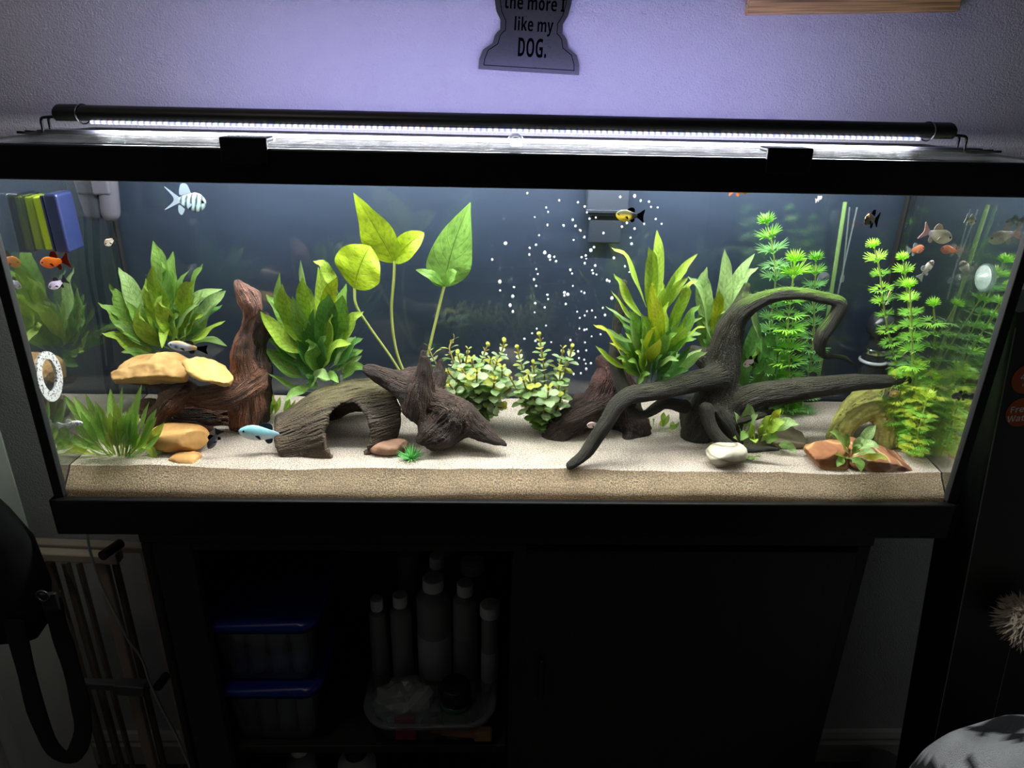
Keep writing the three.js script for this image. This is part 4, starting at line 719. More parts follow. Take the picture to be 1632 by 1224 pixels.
// leaves: [tip x, tip y, base x, base y, width px, bend px (to the left of base -> tip), material, dz of tip, options]
function leafPlant(name, label, cx, cy, z, leaves, o = {}) {
  const root = thing(name, label, 'plant', at(cx, cy, z), o.group);
  if (o.extra) leaves = leaves.concat(Array.from({ length: o.extra[0] }, (_, i) => { const a = lerp(-1.25, 1.25, (i + rnd()) / o.extra[0]), l = o.extra[1] * rr(0.55, 1), k = i % 2; return [cx + Math.sin(a) * l, cy - Math.cos(a) * l - 6, cx + Math.sin(a) * l * 0.25, cy - Math.cos(a) * l * 0.2, rr(15, 23), rr(4, 14) * (a < 0 ? 1 : -1), ['mid', 'pale', 'deep', 'lime'][Math.floor(rnd() * 4)], k ? rr(0.015, 0.045) : rr(-0.03, 0), {}]; }));
  for (const [tx, ty, bx, by, w, bend = 0, m = 'mid', dz, lo = {}] of leaves) {
    const zt = clamp(z + (dz ?? rr(-0.02, 0.04)), BACK_Z + 0.006, -0.006), zb = clamp(z + (lo.bz ?? rr(-0.008, 0.008)), BACK_Z + 0.006, -0.008);
    const b = at(bx, by, zb), t = at(tx, ty, zt), len = Math.hypot(tx - bx, ty - by) || 1, nx = (ty - by) / len, ny = -(tx - bx) / len;
    const c = at((bx + tx) / 2 + nx * bend, (by + ty) / 2 + ny * bend, lerp(zb, zt, 0.4) + (lo.cz ?? 0));
    const face = lo.face ?? V(rr(-0.35, 0.35) + 0.3 * (tx - bx) / -len, rr(0.45, 0.9), rr(0.35, 0.8));
    for (const q of [b, c, t]) q.sub(root.position);
    part('leaf', leafGeo(b, c, t, w * mpp(at(tx, ty, zt)), { curl: rr(0.02, 0.14), ...o.leaf, ...lo, face }), G[m], root);
  }
  return root;
}
leafPlant('broad_leaf_plant', 'bushy broad-leaved green plant rising behind the long tan stone at left', 264, 556, -0.19, [
  [244, 383, 272, 540, 33, -6, 'mid', 0], [189, 426, 256, 545, 30, 12, 'pale', 0], [174, 450, 258, 548, 26, 26, 'mid', 0.02], [156, 482, 258, 552, 25, 22, 'mid', 0.03], [182, 516, 256, 552, 20, 14, 'pale', 0.03],
  [162, 531, 256, 560, 26, 14, 'lime', 0.04], [193, 561, 250, 566, 16, 3, 'mid', 0.03], [257, 416, 275, 540, 24, -14, 'mid', 0.01], [304, 427, 274, 535, 18, 8, 'mid', 0], [323, 420, 276, 530, 22, -16, 'mid', 0.01],
  [355, 461, 278, 540, 24, 34, 'pale', 0.02], [360, 463, 284, 552, 38, -8, 'pale', 0.0, { face: V(-0.5, 0.4, 0.8) }], [362, 552, 282, 556, 17, 20, 'pale', 0.03], [243, 423, 268, 545, 36, 4, 'lime', 0.03, { face: V(0, 0.4, 0.9) }], [226, 482, 270, 556, 30, 34, 'lime', 0.05, { face: V(0, 0.6, 0.7) }],
  [258, 469, 288, 545, 30, 16, 'lime', 0.045], [309, 446, 276, 545, 32, -4, 'lime', 0.03, { face: V(0.2, 0.3, 0.9) }], [232, 442, 262, 545, 24, 8, 'lime', 0.03], [304, 512, 284, 565, 20, -4, 'pale', 0.02], [206, 498, 256, 556, 22, 10, 'mid', 0], [190, 545, 258, 562, 24, 8, 'deep', 0],
  [258, 555, 262, 505, 16, 4, 'lime', 0.05], [286, 500, 272, 560, 26, 4, 'mid', 0.04], [244, 510, 262, 562, 24, -4, 'deep', 0.03], [310, 590, 276, 560, 20, -10, 'deep', 0.02], [225, 585, 258, 560, 18, 10, 'deep', 0.02], [276, 400, 270, 545, 26, 3, 'mid', -0.02], [216, 470, 262, 552, 26, 8, 'deep', -0.02], [328, 490, 272, 555, 26, 6, 'deep', -0.02],
], { extra: [16, 118] });
leafPlant('broad_leaf_plant', 'bushy broad-leaved green plant standing behind the hollow log', 512, 598, -0.17, [
  [446, 434, 505, 560, 28, 36, 'mid', 0.02], [479, 414, 508, 550, 17, 8, 'pale', 0.0], [499, 416, 540, 470, 20, -10, 'lime', 0, {}], [450, 452, 504, 560, 34, 26, 'lime', 0.03, { face: V(-0.2, 0.4, 0.9) }], [440, 464, 500, 555, 17, 18, 'mid', 0.0],
  [424, 469, 500, 560, 26, 14, 'mid', 0.01], [415, 496, 500, 565, 32, 26, 'lime', 0.04], [436, 533, 496, 580, 14, 14, 'mid', 0.02], [421, 553, 492, 606, 26, 12, 'mid', 0.02], [427, 595, 502, 625, 12, 12, 'mid', 0.03],
  [466, 472, 506, 570, 30, 6, 'mid', 0.04, { face: V(0, 0.3, 0.9) }], [507, 425, 516, 550, 24, -4, 'lime', 0.01], [482, 441, 514, 565, 36, 8, 'lime', 0.03, { face: V(-0.2, 0.3, 0.9) }], [538, 440, 516, 560, 30, 8, 'yellow', 0.03, { face: V(0.1, 0.3, 0.9) }], [552, 452, 520, 560, 26, -8, 'mid', 0],
  [580, 496, 520, 570, 24, -6, 'lime', 0.02], [560, 548, 510, 600, 26, 24, 'lime', 0.05], [546, 470, 522, 566, 40, -8, 'mid', 0.03, { face: V(0.1, 0.2, 0.95) }], [524, 468, 512, 575, 38, -6, 'deep', 0.04, { face: V(0.2, 0.2, 0.95) }], [526, 606, 492, 622, 26, 18, 'pale', 0.06],
  [585, 587, 530, 612, 22, 10, 'mid', 0.03], [492, 540, 510, 600, 28, 6, 'mid', 0.04], [520, 535, 512, 600, 24, 2, 'deep', 0.04], [470, 560, 508, 610, 22, 8, 'deep', 0.01], [570, 560, 520, 600, 18, -6, 'deep', 0], [454, 640, 500, 615, 16, -8, 'mid', 0.05], [540, 610, 505, 600, 20, 4, 'mid', 0.05], [488, 600, 508, 618, 20, 4, 'deep', 0.03],
], { extra: [16, 110] });
leafPlant('sword_plant', 'bright yellow-green sword plant with long narrow leaves above the spider root', 1038, 606, -0.13, [
  [974, 394, 1030, 490, 17, -8, 'lime', 0.0], [978, 436, 1030, 510, 15, 14, 'lime', 0.02], [974, 463, 1026, 520, 15, 16, 'lime', 0.03], [965, 488, 1024, 520, 6, 10, 'pale', 0], [977, 498, 1024, 530, 9, 16, 'mid', 0.02], [955, 522, 1022, 545, 8, 14, 'pale', 0.01],
  [945, 517, 1016, 570, 16, 12, 'yellow', 0.05], [949, 551, 1004, 588, 14, 14, 'lime', 0.05], [971, 546, 1002, 590, 13, -6, 'yellow', 0.06], [1034, 393, 1036, 510, 23, -2, 'lime', 0.02, { face: V(0, 0.3, 0.95) }], [1047, 366, 1046, 500, 20, -2, 'lime', -0.01, { face: V(0, 0.3, 0.95) }], [1112, 404, 1048, 490, 15, 6, 'lime', 0.01],
  [1097, 442, 1050, 505, 17, 8, 'lime', 0.02], [1116, 444, 1058, 540, 19, 3, 'lime', 0.03], [1037, 464, 1056, 560, 22, -4, 'yellow', 0.06, { face: V(0, 0.4, 0.9) }], [1116, 486, 1070, 560, 20, -2, 'mid', 0.03], [1120, 506, 1075, 545, 8, 10, 'pale', 0.01], [1125, 521, 1085, 550, 9, 6, 'lime', 0.05],
  [1092, 520, 1076, 566, 22, 2, 'lime', 0.06, { face: V(0, 0.4, 0.9) }], [1052, 540, 1022, 582, 22, -4, 'yellow', 0.065, { face: V(0, 0.4, 0.9) }], [1046, 519, 1016, 575, 12, 4, 'yellow', 0.06], [1003, 494, 1030, 570, 20, 6, 'mid', 0.03, { face: V(0, 0.3, 0.9) }], [1056, 445, 1044, 530, 16, -3, 'lime', 0.02], [1040, 447, 1040, 540, 14, 2, 'yellow', 0.04],
  [1118, 532, 1064, 560, 14, 6, 'pale', 0.03], [1110, 540, 1050, 582, 18, 8, 'mid', 0.05], [1082, 575, 1040, 592, 12, 10, 'pale', 0.06], [1096, 430, 1052, 520, 13, 14, 'mid', 0], [1000, 500, 1028, 575, 14, -4, 'deep', 0.02], [1066, 480, 1046, 575, 22, 2, 'lime', 0.03], [1022, 500, 1040, 585, 24, 2, 'mid', 0.03, { face: V(0, 0.3, 0.9) }],
  [1100, 470, 1056, 560, 18, 4, 'mid', 0.01], [996, 530, 1036, 590, 18, 6, 'lime', 0.04], [1080, 530, 1044, 592, 20, 4, 'mid', 0.04], [1012, 560, 1036, 606, 18, 4, 'lime', 0.05], [1036, 596, 1014, 618, 16, 6, 'mid', 0.05], [1068, 600, 1040, 616, 18, 4, 'deep', 0.05], [1098, 590, 1048, 612, 20, 4, 'deep', 0.03], [1000, 575, 1030, 615, 16, -4, 'mid', 0.05], [1056, 565, 1036, 612, 18, 2, 'deep', 0.05], [1030, 570, 1030, 615, 16, 2, 'mid', 0.05], [1076, 560, 1046, 606, 18, 2, 'deep', 0.04], [1020, 540, 1036, 600, 22, 2, 'mid', 0.04], [1060, 530, 1044, 595, 22, 2, 'mid', 0.035], [1000, 545, 1024, 600, 18, 2, 'mid', 0.03],
], { extra: [22, 100], leaf: { peak: 0.5, wave: 0.12, pet: 0.06, sharp: 0.8 } });
leafPlant('broad_leaf_plant', 'grey-green broad-leaved plant rising behind the trunk of the spider root', 1142, 575, -0.2, [
  [1155, 397, 1146, 540, 26, -3, 'pale', 0, { face: V(0, 0.3, 0.9) }], [1127, 425, 1144, 545, 28, 22, 'pale', 0.01], [1203, 404, 1150, 510, 22, 8, 'pale', 0], [1209, 426, 1156, 520, 24, 18, 'pale', 0.01], [1096, 440, 1138, 560, 28, -8, 'pale', 0.02], [1146, 462, 1140, 545, 22, 2, 'yellow', 0.03, { face: V(0, 0.3, 0.9) }], [1158, 493, 1136, 560, 12, 10, 'pale', 0.03],
  [1196, 464, 1210, 540, 10, 6, 'pale', 0.02], [1112, 500, 1138, 570, 28, 2, 'mid', 0.01], [1140, 490, 1136, 575, 28, 0, 'mid', 0.01, { face: V(0, 0.2, 0.9) }], [1178, 440, 1150, 545, 24, 2, 'pale', 0], [1120, 540, 1136, 590, 18, 2, 'deep', 0.02], [1166, 520, 1146, 590, 22, 0, 'deep', 0],
]);
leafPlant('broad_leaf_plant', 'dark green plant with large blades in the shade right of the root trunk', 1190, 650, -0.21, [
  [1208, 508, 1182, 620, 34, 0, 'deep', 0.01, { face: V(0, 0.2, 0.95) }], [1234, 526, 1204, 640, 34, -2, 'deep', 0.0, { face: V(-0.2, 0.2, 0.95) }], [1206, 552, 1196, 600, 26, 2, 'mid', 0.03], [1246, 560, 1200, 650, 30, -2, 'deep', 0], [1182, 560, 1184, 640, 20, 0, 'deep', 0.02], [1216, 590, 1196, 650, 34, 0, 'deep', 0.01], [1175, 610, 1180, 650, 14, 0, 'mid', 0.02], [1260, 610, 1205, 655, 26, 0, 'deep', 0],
]);
{ // three big leaves on long stalks
  const z = -0.2, o = thing('long_stalk_plant', 'plant with three large heart-shaped leaves on long thin stalks behind the spiky driftwood', 'plant', at(648, 610, z));
  const L = (pts, blade, w, m, lo) => {
    part('stalk', local(tube(pts.map(([x, y, zz]) => at(x, y, zz)), 0.0021, 30, 8), o), stemMat, o);
    const [b, c, t] = blade.map(([x, y, zz]) => at(x, y, zz).sub(o.position));
    part('leaf', leafGeo(b, c, t, w * mpp(at(600, 400, z)), { nu: 30, nv: 12, pet: 0, peak: 0.36, sharp: 0.7, wave: 0.06, wf: 14, fold: 0.15, ...lo }), G[m], o);
  };
  L([[645, 604, z], [620, 565, z + 0.005], [588, 520, z + 0.012], [567, 485, z + 0.02], [565, 459, z + 0.02]], [[565, 460, z + 0.02], [570, 424, z + 0.035], [590, 392, z + 0.025]], 84, 'glow', { face: V(-0.35, 0.1, 0.9), peak: 0.5, sharp: 0.72 });
  L([[648, 604, z], [632, 560, z], [624, 500, z], [628, 440, z], [629, 418, z]], [[629, 419, z], [604, 370, z + 0.01], [563, 307, z]], 74, 'glow', { face: V(-0.55, 0.1, 0.75), peak: 0.33, sharp: 1.0 });
  L([[629, 422, z], [629, 418, z], [630, 416, z]], [[629, 418, z], [642, 392, z + 0.03], [676, 371, z + 0.02]], 40, 'glow', { face: V(0.3, 0.6, 0.6), peak: 0.5 });
  L([[652, 606, z], [676, 580, z], [690, 530, z], [702, 480, z], [708, 456, z]], [[708, 458, z], [714, 400, z + 0.015], [750, 322, z]], 72, 'big', { face: V(0.25, 0.1, 0.9), peak: 0.33, sharp: 0.95 });
  const fl = (a, b, c, w) => part('leaf', leafGeo(...[a, b, c].map(([x, y, zz]) => at(x, y, zz).sub(o.position)), w * mpp(at(700, 440, z)), { nu: 14, nv: 6, pet: 0, peak: 0.5, fold: 0.1, face: V(0, 0.5, 0.8) }), G.big, o);
  fl([707, 456, z], [694, 436, z + 0.02], [662, 430, z + 0.02], 16); fl([709, 456, z], [716, 436, z + 0.03], [728, 433, z + 0.03], 22);
}
{ // grassy clump, front left, and smaller ones
  const grass = (name, label, cx, cy, z, tips, extra, spread, h, w, group) => {
    w *= 1.0;
    const list = tips.map(([tx, ty, bend = 0, m = 'grass']) => [tx, ty, cx + clamp((tx - cx) * 0.35, -spread, spread) + rr(-6, 6), cy - rr(0, 6), rr(0.85, 1.25) * w, bend, m, rr(-0.01, 0.035), { pet: 0.3, peak: 0.5, face: V(rr(-0.6, 0.6), rr(0.3, 0.8), 0.7) }]);
    for (let i = 0; i < extra; i++) { const a = rr(-1, 1), l = h * rr(0.5, 1), tx = cx + a * spread * 2.2, ty = cy - l * (1 - 0.45 * a * a); list.push([tx, ty, cx + a * spread * 0.7, cy - rr(0, 5), rr(0.7, 1.2) * w, rr(-8, 8) - 10 * a, rnd() < 0.35 ? 'grassLight' : 'grass', rr(-0.02, 0.03), { pet: 0.3, peak: 0.55, face: V(rr(-0.6, 0.6), rr(0.3, 0.8), 0.7) }]); }
    return leafPlant(name, label, cx, cy, z, list, { group, leaf: { nu: 12, stalk: 0.0007, curl: 0.015, wave: 0.1 } });
  };
  grass('grassy_plant', 'large clump of narrow bright green leaves at the front left of the sand', 195, 728, SZ(195, 728), [[226, 613, 4], [195, 615, -4], [176, 619, 3], [137, 628, 4], [101, 628, 6], [117, 632, 4], [250, 651, -8], [262, 673, -10], [271, 704, -22], [250, 741, 44, 'grassLight'], [92, 697, 18, 'grassLight'], [96, 680, 14], [152, 640, 0], [212, 640, 0], [238, 640, -4], [165, 650, 4, 'grassLight'], [184, 640, 0, 'grassLight'], [205, 655, 3], [250, 664, -8], [256, 690, -12], [128, 655, 6], [112, 662, 8], [222, 660, -4, 'grassLight'], [244, 676, -8, 'grassLight'], [130, 690, 10], [150, 668, 5], [172, 690, 3, 'grassLight'], [200, 690, 0], [140, 712, 8], [236, 700, -8], [186, 668, 2]], 30, 16, 84, 13);
  grass('grassy_plant', 'small clump of narrow green leaves between the stump driftwood and the hollow log', 432, 672, -0.2, [[416, 620, 4], [408, 640, 6], [446, 632, -4], [462, 636, -8], [470, 650, -10], [425, 630, 0, 'grassLight']], 18, 24, 50, 9);
  grass('grassy_plant', 'small dark clump of narrow leaves in the gap under the spider root', 1052, 688, -0.16, [[1014, 650, 4], [1030, 665, 4], [1082, 672, -6], [1066, 660, -3], [1040, 668, 0]], 6, 22, 34, 9);
}
leafPlant('leafy_plant', 'small light green leafy plant on the sand just below the right root fork', 1205, 712, SZ(1205, 712), [
  [1192, 642, 1182, 700, 20, -4, 'pale', 0, { face: V(0, 0.2, 0.9) }], [1170, 655, 1184, 695, 9, 3, 'pale', 0], [1208, 660, 1188, 694, 15, 2, 'pale', 0.01], [1245, 651, 1216, 700, 15, 2, 'yellow', 0.01], [1230, 663, 1204, 705, 16, -4, 'lime', 0.01], [1274, 677, 1218, 702, 20, 16, 'pale', 0.02], [1252, 672, 1214, 704, 18, 8, 'lime', 0.02], [1168, 697, 1192, 706, 10, 6, 'lime', 0.02], [1180, 702, 1196, 680, 14, 0, 'mid', 0.02], [1216, 672, 1206, 708, 14, 2, 'lime', 0.02], [1196, 676, 1200, 708, 13, 2, 'lime', 0.02], [1240, 700, 1212, 706, 22, 8, 'mid', 0.02], [1270, 722, 1222, 708, 15, 12, 'pale', 0.03], [1204, 706, 1194, 700, 14, 3, 'lime', 0.04], [1226, 690, 1208, 712, 12, 2, 'lime', 0.03], [1200, 692, 1206, 714, 10, 2, 'yellow', 0.03],
], { leaf: { pet: 0.35 } });
leafPlant('loose_leaf', 'single green leaf lying on the sand below the small leafy plant', 1195, 730, SZ(1195, 730), [[1182, 733, 1206, 727, 11, 3, 'mid', 0.004, { bz: 0, face: V(0, 0.9, 0.4) }], [1206, 727, 1212, 728, 2, 0, 'mid', 0, { bz: 0 }]]);
leafPlant('leafy_plant', 'small green leafy plant growing between the rusty red rock slabs', 1358, 734, SZ(1358, 752), [
  [1396, 676, 1358, 720, 18, -4, 'pale', 0.0, { face: V(-0.3, 0.5, 0.8) }], [1322, 688, 1352, 722, 17, -8, 'grass', 0.01], [1348, 690, 1354, 722, 9, 3, 'mid', 0], [1402, 714, 1358, 722, 17, 14, 'pale', 0.02], [1416, 733, 1362, 730, 15, 6, 'grassLight', 0.03], [1372, 752, 1348, 730, 20, 14, 'mid', 0.03, { face: V(0.2, 0.6, 0.7) }], [1334, 744, 1350, 728, 15, -6, 'mid', 0.03], [1340, 705, 1356, 726, 12, 3, 'grassLight', 0.01], [1378, 700, 1358, 724, 15, 4, 'pale', 0.02], [1330, 724, 1352, 728, 9, 4, 'grassLight', 0.02], [1396, 722, 1360, 728, 13, 8, 'pale', 0.03], [1374, 712, 1356, 728, 12, 4, 'mid', 0.02],
], { leaf: { pet: 0.25 } });
{ // small dark green tuft
  const z = SZ(655, 732), o = thing('tuft_plant', 'small spiky dark green tuft beside the flat reddish stone', 'plant', at(655, 732, z)), tm = std({ color: lin(0.08, 0.36, 0.08), roughness: 0.45 }), tl = std({ color: lin(0.2, 0.58, 0.15), roughness: 0.45 });
  for (let i = 0; i < 70; i++) { const a = rnd() * 6.28, e = rr(0.15, 1.3), d = V(Math.cos(a) * Math.cos(e), Math.sin(e) * 0.95, Math.sin(a) * Math.cos(e)), l = rr(0.017, 0.026), g = new THREE.ConeGeometry(0.0012, l, 4); g.applyQuaternion(new THREE.Quaternion().setFromUnitVectors(V(0, 1, 0), d)); const s = d.clone().multiplyScalar(l / 2 + 0.001); part('spike', g.translate(s.x, s.y + 0.001, s.z), i % 3 ? tm : tl, o); }
}
// ---- bushy stems with small round leaves in pairs
{
  const variants = [0, 1, 2].map(() => leafGeo(V(0, 0, 0), V(0.4, 0.16, 0), V(1, rr(-0.05, 0.12), 0), 0.72, { nu: 6, nv: 2, pet: 0.05, peak: 0.62, sharp: 0.6, fold: 0.2, wave: 0.02, stalk: 0.02, face: V(0, 1, 0) }));
  const small = [leafMat(0.66, 0.84, 0.46, { t: 0.35 }), leafMat(0.48, 0.72, 0.27, { t: 0.4 }), leafMat(0.80, 0.82, 0.14, { t: 0.35 }), leafMat(0.32, 0.60, 0.10, { t: 0.4 })];
  const bush = (label, cx, cy, z, stems) => {
    const o = thing('bushy_plant', label, 'plant', at(cx, cy, z), 'bushy small-leaved plants');
    for (const [pts, dz] of stems) {
      const P = pts.map(([x, y], i) => at(x, y, z + dz * i / (pts.length - 1)).sub(o.position)), cv = new THREE.CatmullRomCurve3(P), len = cv.getLength();
      const st = part('stem', new THREE.TubeGeometry(cv, 14, 0.0013, 6), stemBrown, o), n = Math.round(len / 0.0085);
      for (let i = 1; i <= n; i++) {
        const u = i / n, p = cv.getPointAt(u), tg = cv.getTangentAt(u), ph = i * 1.571 + rr(-0.3, 0.3), top = u > 0.9, s = top ? rr(0.007, 0.0095) : rr(0.0155, 0.021) * (u > 0.75 ? 0.85 : 1);
        for (const k of [0, 1]) {
          const m = part('leaf', variants[Math.floor(rnd() * 3)], top ? small[2] : small[rnd() < 0.12 ? 2 : u < 0.35 ? 3 - 2 * (rnd() < 0.3) : rnd() < 0.62 ? 0 : 1], st);
          const out = V(Math.cos(ph + k * Math.PI), 0, Math.sin(ph + k * Math.PI)), x = out.addScaledVector(tg, (top ? 0.9 : 0.15) - out.dot(tg)).normalize(), zz = x.clone().cross(tg).normalize(), y = zz.clone().cross(x);
          m.matrix.makeBasis(x, y, zz).scale(V(s, s, s)).setPosition(p); m.matrix.decompose(m.position, m.quaternion, m.scale);
        }
      }
    }
  };
  bush('wide bushy plant with small round pale leaves behind the spiky driftwood', 760, 660, -0.16, [
    [[[742, 640], [728, 605], [722, 575], [716, 552], [723, 541]], -0.02], [[[748, 650], [738, 610], [742, 580], [746, 557]], 0.01], [[[752, 655], [754, 620], [765, 585], [772, 562], [776, 553]], 0], [[[760, 660], [772, 620], [788, 585], [800, 560], [803, 547]], 0.01],
    [[[756, 664], [745, 640], [728, 610], [714, 592]], 0.03], [[[764, 668], [770, 640], [784, 600], [792, 577]], 0.035], [[[764, 672], [780, 640], [798, 629], [813, 619]], 0.03], [[[758, 670], [752, 635], [750, 605], [736, 590]], 0.045], [[[768, 674], [762, 640], [760, 610], [760, 592]], 0.05], [[[765, 676], [782, 650], [800, 650]], 0.03], [[[752, 664], [734, 642], [718, 622], [704, 615]], 0.035],
    [[[703, 600], [694, 578], [686, 562], [683, 552]], -0.01], [[[772, 672], [790, 630], [800, 600], [800, 585]], 0.04], [[[750, 660], [736, 640], [726, 625], [716, 612]], 0.05], [[[758, 662], [762, 630], [756, 596], [752, 572]], 0.02], [[[764, 664], [778, 630], [776, 600], [782, 574]], 0.02], [[[748, 656], [730, 620], [736, 590], [730, 566]], 0.02], [[[770, 668], [776, 646], [786, 620], [788, 604]], 0.05]]);
  bush('narrow bushy plant with small round pale leaves left of the ragged driftwood', 860, 680, -0.14, [
    [[[856, 682], [846, 640], [836, 600], [828, 570], [825, 557]], 0], [[[862, 682], [866, 640], [868, 600], [864, 565], [860, 537]], -0.005], [[[866, 684], [872, 645], [884, 605], [895, 572], [897, 556]], 0], [[[866, 684], [880, 640], [896, 600], [908, 570], [911, 555]], 0.01], [[[862, 684], [876, 650], [890, 620], [893, 592]], 0.03], [[[856, 682], [848, 660], [832, 640], [822, 618], [812, 600]], 0.02], [[[860, 686], [856, 655], [848, 620], [842, 598]], 0.03], [[[864, 686], [866, 660], [872, 640], [874, 618]], 0.045], [[[858, 684], [850, 650], [840, 624], [834, 606]], 0.03], [[[866, 686], [884, 660], [892, 640], [900, 622]], 0.02], [[[862, 686], [858, 640], [852, 600], [850, 580]], 0.01]]);
}
// ---- feathery stems: whorls of leaves that split into fine fingers
{
  const fan = (fingers, spreadA, split, wid) => {                    // one leaf, pointing along +x, unit length
    const list = [];
    const rib = (a, b, c, w) => { const g = leafGeo(a, b, c, w, { nu: 4, nv: 1, pet: 0, peak: 0.5, sharp: 0.35, fold: 0, wave: 0, stalk: w * 0.35, face: V(0, 1, 0) }); list.push(g); };
    rib(V(0, 0, 0), V(0.12, 0.03, 0), V(0.28, 0.05, 0), wid * 1.1);
    for (let i = 0; i < fingers; i++) {
      const t = fingers > 1 ? i / (fingers - 1) * 2 - 1 : 0, a = t * spreadA, l = 0.72 * (1 - 0.22 * Math.abs(t)), e = V(0.26 + l * Math.cos(a), 0.08 + rr(-0.06, 0.06) - 0.1 * Math.abs(t), l * Math.sin(a)), mid = V(0.26 + l * 0.45 * Math.cos(a * 0.85), 0.10, l * 0.45 * Math.sin(a * 0.85));
      rib(V(0.26, 0.05, 0), mid, e, wid);
      if (split) for (const s of [-1, 1]) rib(mid, mid.clone().lerp(e, 0.5).add(V(0, 0.01, s * 0.05)), V(0.26 + l * 0.86 * Math.cos(a + s * 0.14), e.y, l * 0.86 * Math.sin(a + s * 0.14)), wid * 0.8);
    }
    return merge(list);
  };
  const broad = [0, 1, 2].map(() => fan(9, 1.05, false, 0.058)), fine = [0, 1, 2].map(() => fan(6, 0.8, true, 0.03));
  const fm = (r, g, b) => phys({ color: lin(r, g, b), roughness: 0.5, transmission: 0.35, thickness: 0 });
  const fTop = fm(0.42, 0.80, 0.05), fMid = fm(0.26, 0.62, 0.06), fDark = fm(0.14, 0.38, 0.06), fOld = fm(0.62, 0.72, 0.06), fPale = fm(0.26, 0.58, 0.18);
  const feather = (label, pts, z, o = {}) => {
    const root = thing('feathery_plant', label, 'plant', at(...pts[pts.length - 1].slice(0, 2), z), o.group ?? 'feathery stem plants');
    const P = pts.map(([x, y, dz = 0]) => at(x, y, z + dz).sub(root.position)), cv = new THREE.CatmullRomCurve3(P), len = cv.getLength();
    part('stem', new THREE.TubeGeometry(cv, 24, o.fine ? 0.0008 : 0.0012, 6), stemMat, root);
    const step = o.step ?? 0.017, n = Math.max(3, Math.round(len / step)), per = o.per ?? 6;
    for (let i = 0; i <= n; i++) {
      const u = i / n, p = cv.getPointAt(u), tg = cv.getTangentAt(u).negate(), R = (o.r ?? 0.03) * (u < 0.06 ? 0.75 : rr(0.8, 1.1)) * (o.taper ? 1 - 0.25 * u : 1), lift = u < 0.05 ? 1.6 : u < 0.14 ? 0.8 : rr(0.0, 0.7), k = u < 0.05 ? per + 4 : per;
      for (let j = 0; j < k; j++) {
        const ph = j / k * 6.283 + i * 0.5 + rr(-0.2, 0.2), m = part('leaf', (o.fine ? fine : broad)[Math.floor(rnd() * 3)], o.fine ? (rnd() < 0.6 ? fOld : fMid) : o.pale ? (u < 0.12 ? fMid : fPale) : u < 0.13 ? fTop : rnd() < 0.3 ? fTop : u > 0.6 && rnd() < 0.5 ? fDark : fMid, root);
        const out = V(Math.cos(ph), 0, Math.sin(ph)), x = out.addScaledVector(tg, lift - out.dot(tg)).normalize(), zz = x.clone().cross(tg).normalize(), y = zz.clone().cross(x), s = R * (j % 2 ? 1 : 0.9);
        m.matrix.makeBasis(x, y, zz).scale(V(s, s, s)).setPosition(p); m.matrix.decompose(m.position, m.quaternion, m.scale);
        const w = m.position.z + root.position.z + x.z * s; if (w < BACK_Z + 0.004 || Math.abs(m.position.x + root.position.x + x.x * s) > 0.594) m.scale.multiplyScalar(0.5);
      }
    }
  };
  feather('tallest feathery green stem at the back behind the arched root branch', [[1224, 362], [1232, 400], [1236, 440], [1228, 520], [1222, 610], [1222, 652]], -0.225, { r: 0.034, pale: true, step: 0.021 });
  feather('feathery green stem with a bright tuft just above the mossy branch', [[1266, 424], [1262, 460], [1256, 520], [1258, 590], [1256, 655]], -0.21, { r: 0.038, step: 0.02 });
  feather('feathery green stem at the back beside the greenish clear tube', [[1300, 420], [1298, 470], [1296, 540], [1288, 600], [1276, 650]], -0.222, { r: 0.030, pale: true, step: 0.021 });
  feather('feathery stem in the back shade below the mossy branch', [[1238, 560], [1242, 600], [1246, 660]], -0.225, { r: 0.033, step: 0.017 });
  feather('thin yellowish feathery stem sprawling beneath the right root branch', [[1275, 640], [1262, 655], [1240, 672]], -0.22, { r: 0.026, fine: true, step: 0.009 });
  feather('tallest feathery stem of the right-hand clump, leaning left at the top', [[1394, 398], [1402, 430], [1406, 470], [1416, 530], [1432, 590], [1448, 640]], -0.12, { r: 0.025, step: 0.02, per: 5, taper: true });
  feather('feathery stem second in the right clump, beside the tallest', [[1440, 418], [1444, 450], [1450, 510], [1456, 570], [1458, 650]], -0.12, { r: 0.024, step: 0.0185, per: 5, taper: true });
  feather('bright-topped feathery stem in the middle of the right clump', [[1450, 462], [1452, 500], [1454, 560], [1456, 640]], -0.095, { r: 0.025, step: 0.019 });
  feather('feathery stem toward the right glass with bare lower stalk', [[1488, 492], [1490, 530], [1489, 570], [1486, 640]], -0.115, { r: 0.026, step: 0.02, per: 5 });
  feather('short feathery stem nearest the right glass', [[1522, 568], [1524, 595], [1520, 640], [1512, 680]], -0.085, { r: 0.025, step: 0.0135 });
  feather('low feathery stem at the foot of the right clump', [[1492, 600], [1490, 630], [1484, 690]], -0.10, { r: 0.028, step: 0.0125 });
  const fineAt = [[[1462, 596], [1456, 650], [1448, 722]], [[1430, 610], [1440, 660], [1452, 722]], [[1490, 610], [1480, 660], [1462, 724]], [[1512, 630], [1500, 670], [1466, 722]], [[1420, 640], [1432, 690], [1444, 715]], [[1524, 660], [1505, 690], [1470, 720]], [[1476, 640], [1466, 680], [1456, 726]]];
  ['upright', 'left-leaning', 'right-leaning', 'outer right', 'outer left', 'lowest right', 'central front'].forEach((w, i) => feather(w + ' fine yellow-green feathery stem at the foot of the right clump', fineAt[i], [-0.09, -0.10, -0.085, -0.075, -0.105, -0.07, -0.065][i], { r: 0.032, fine: true, step: 0.0095, per: 7, group: 'fine feathery stems' }));
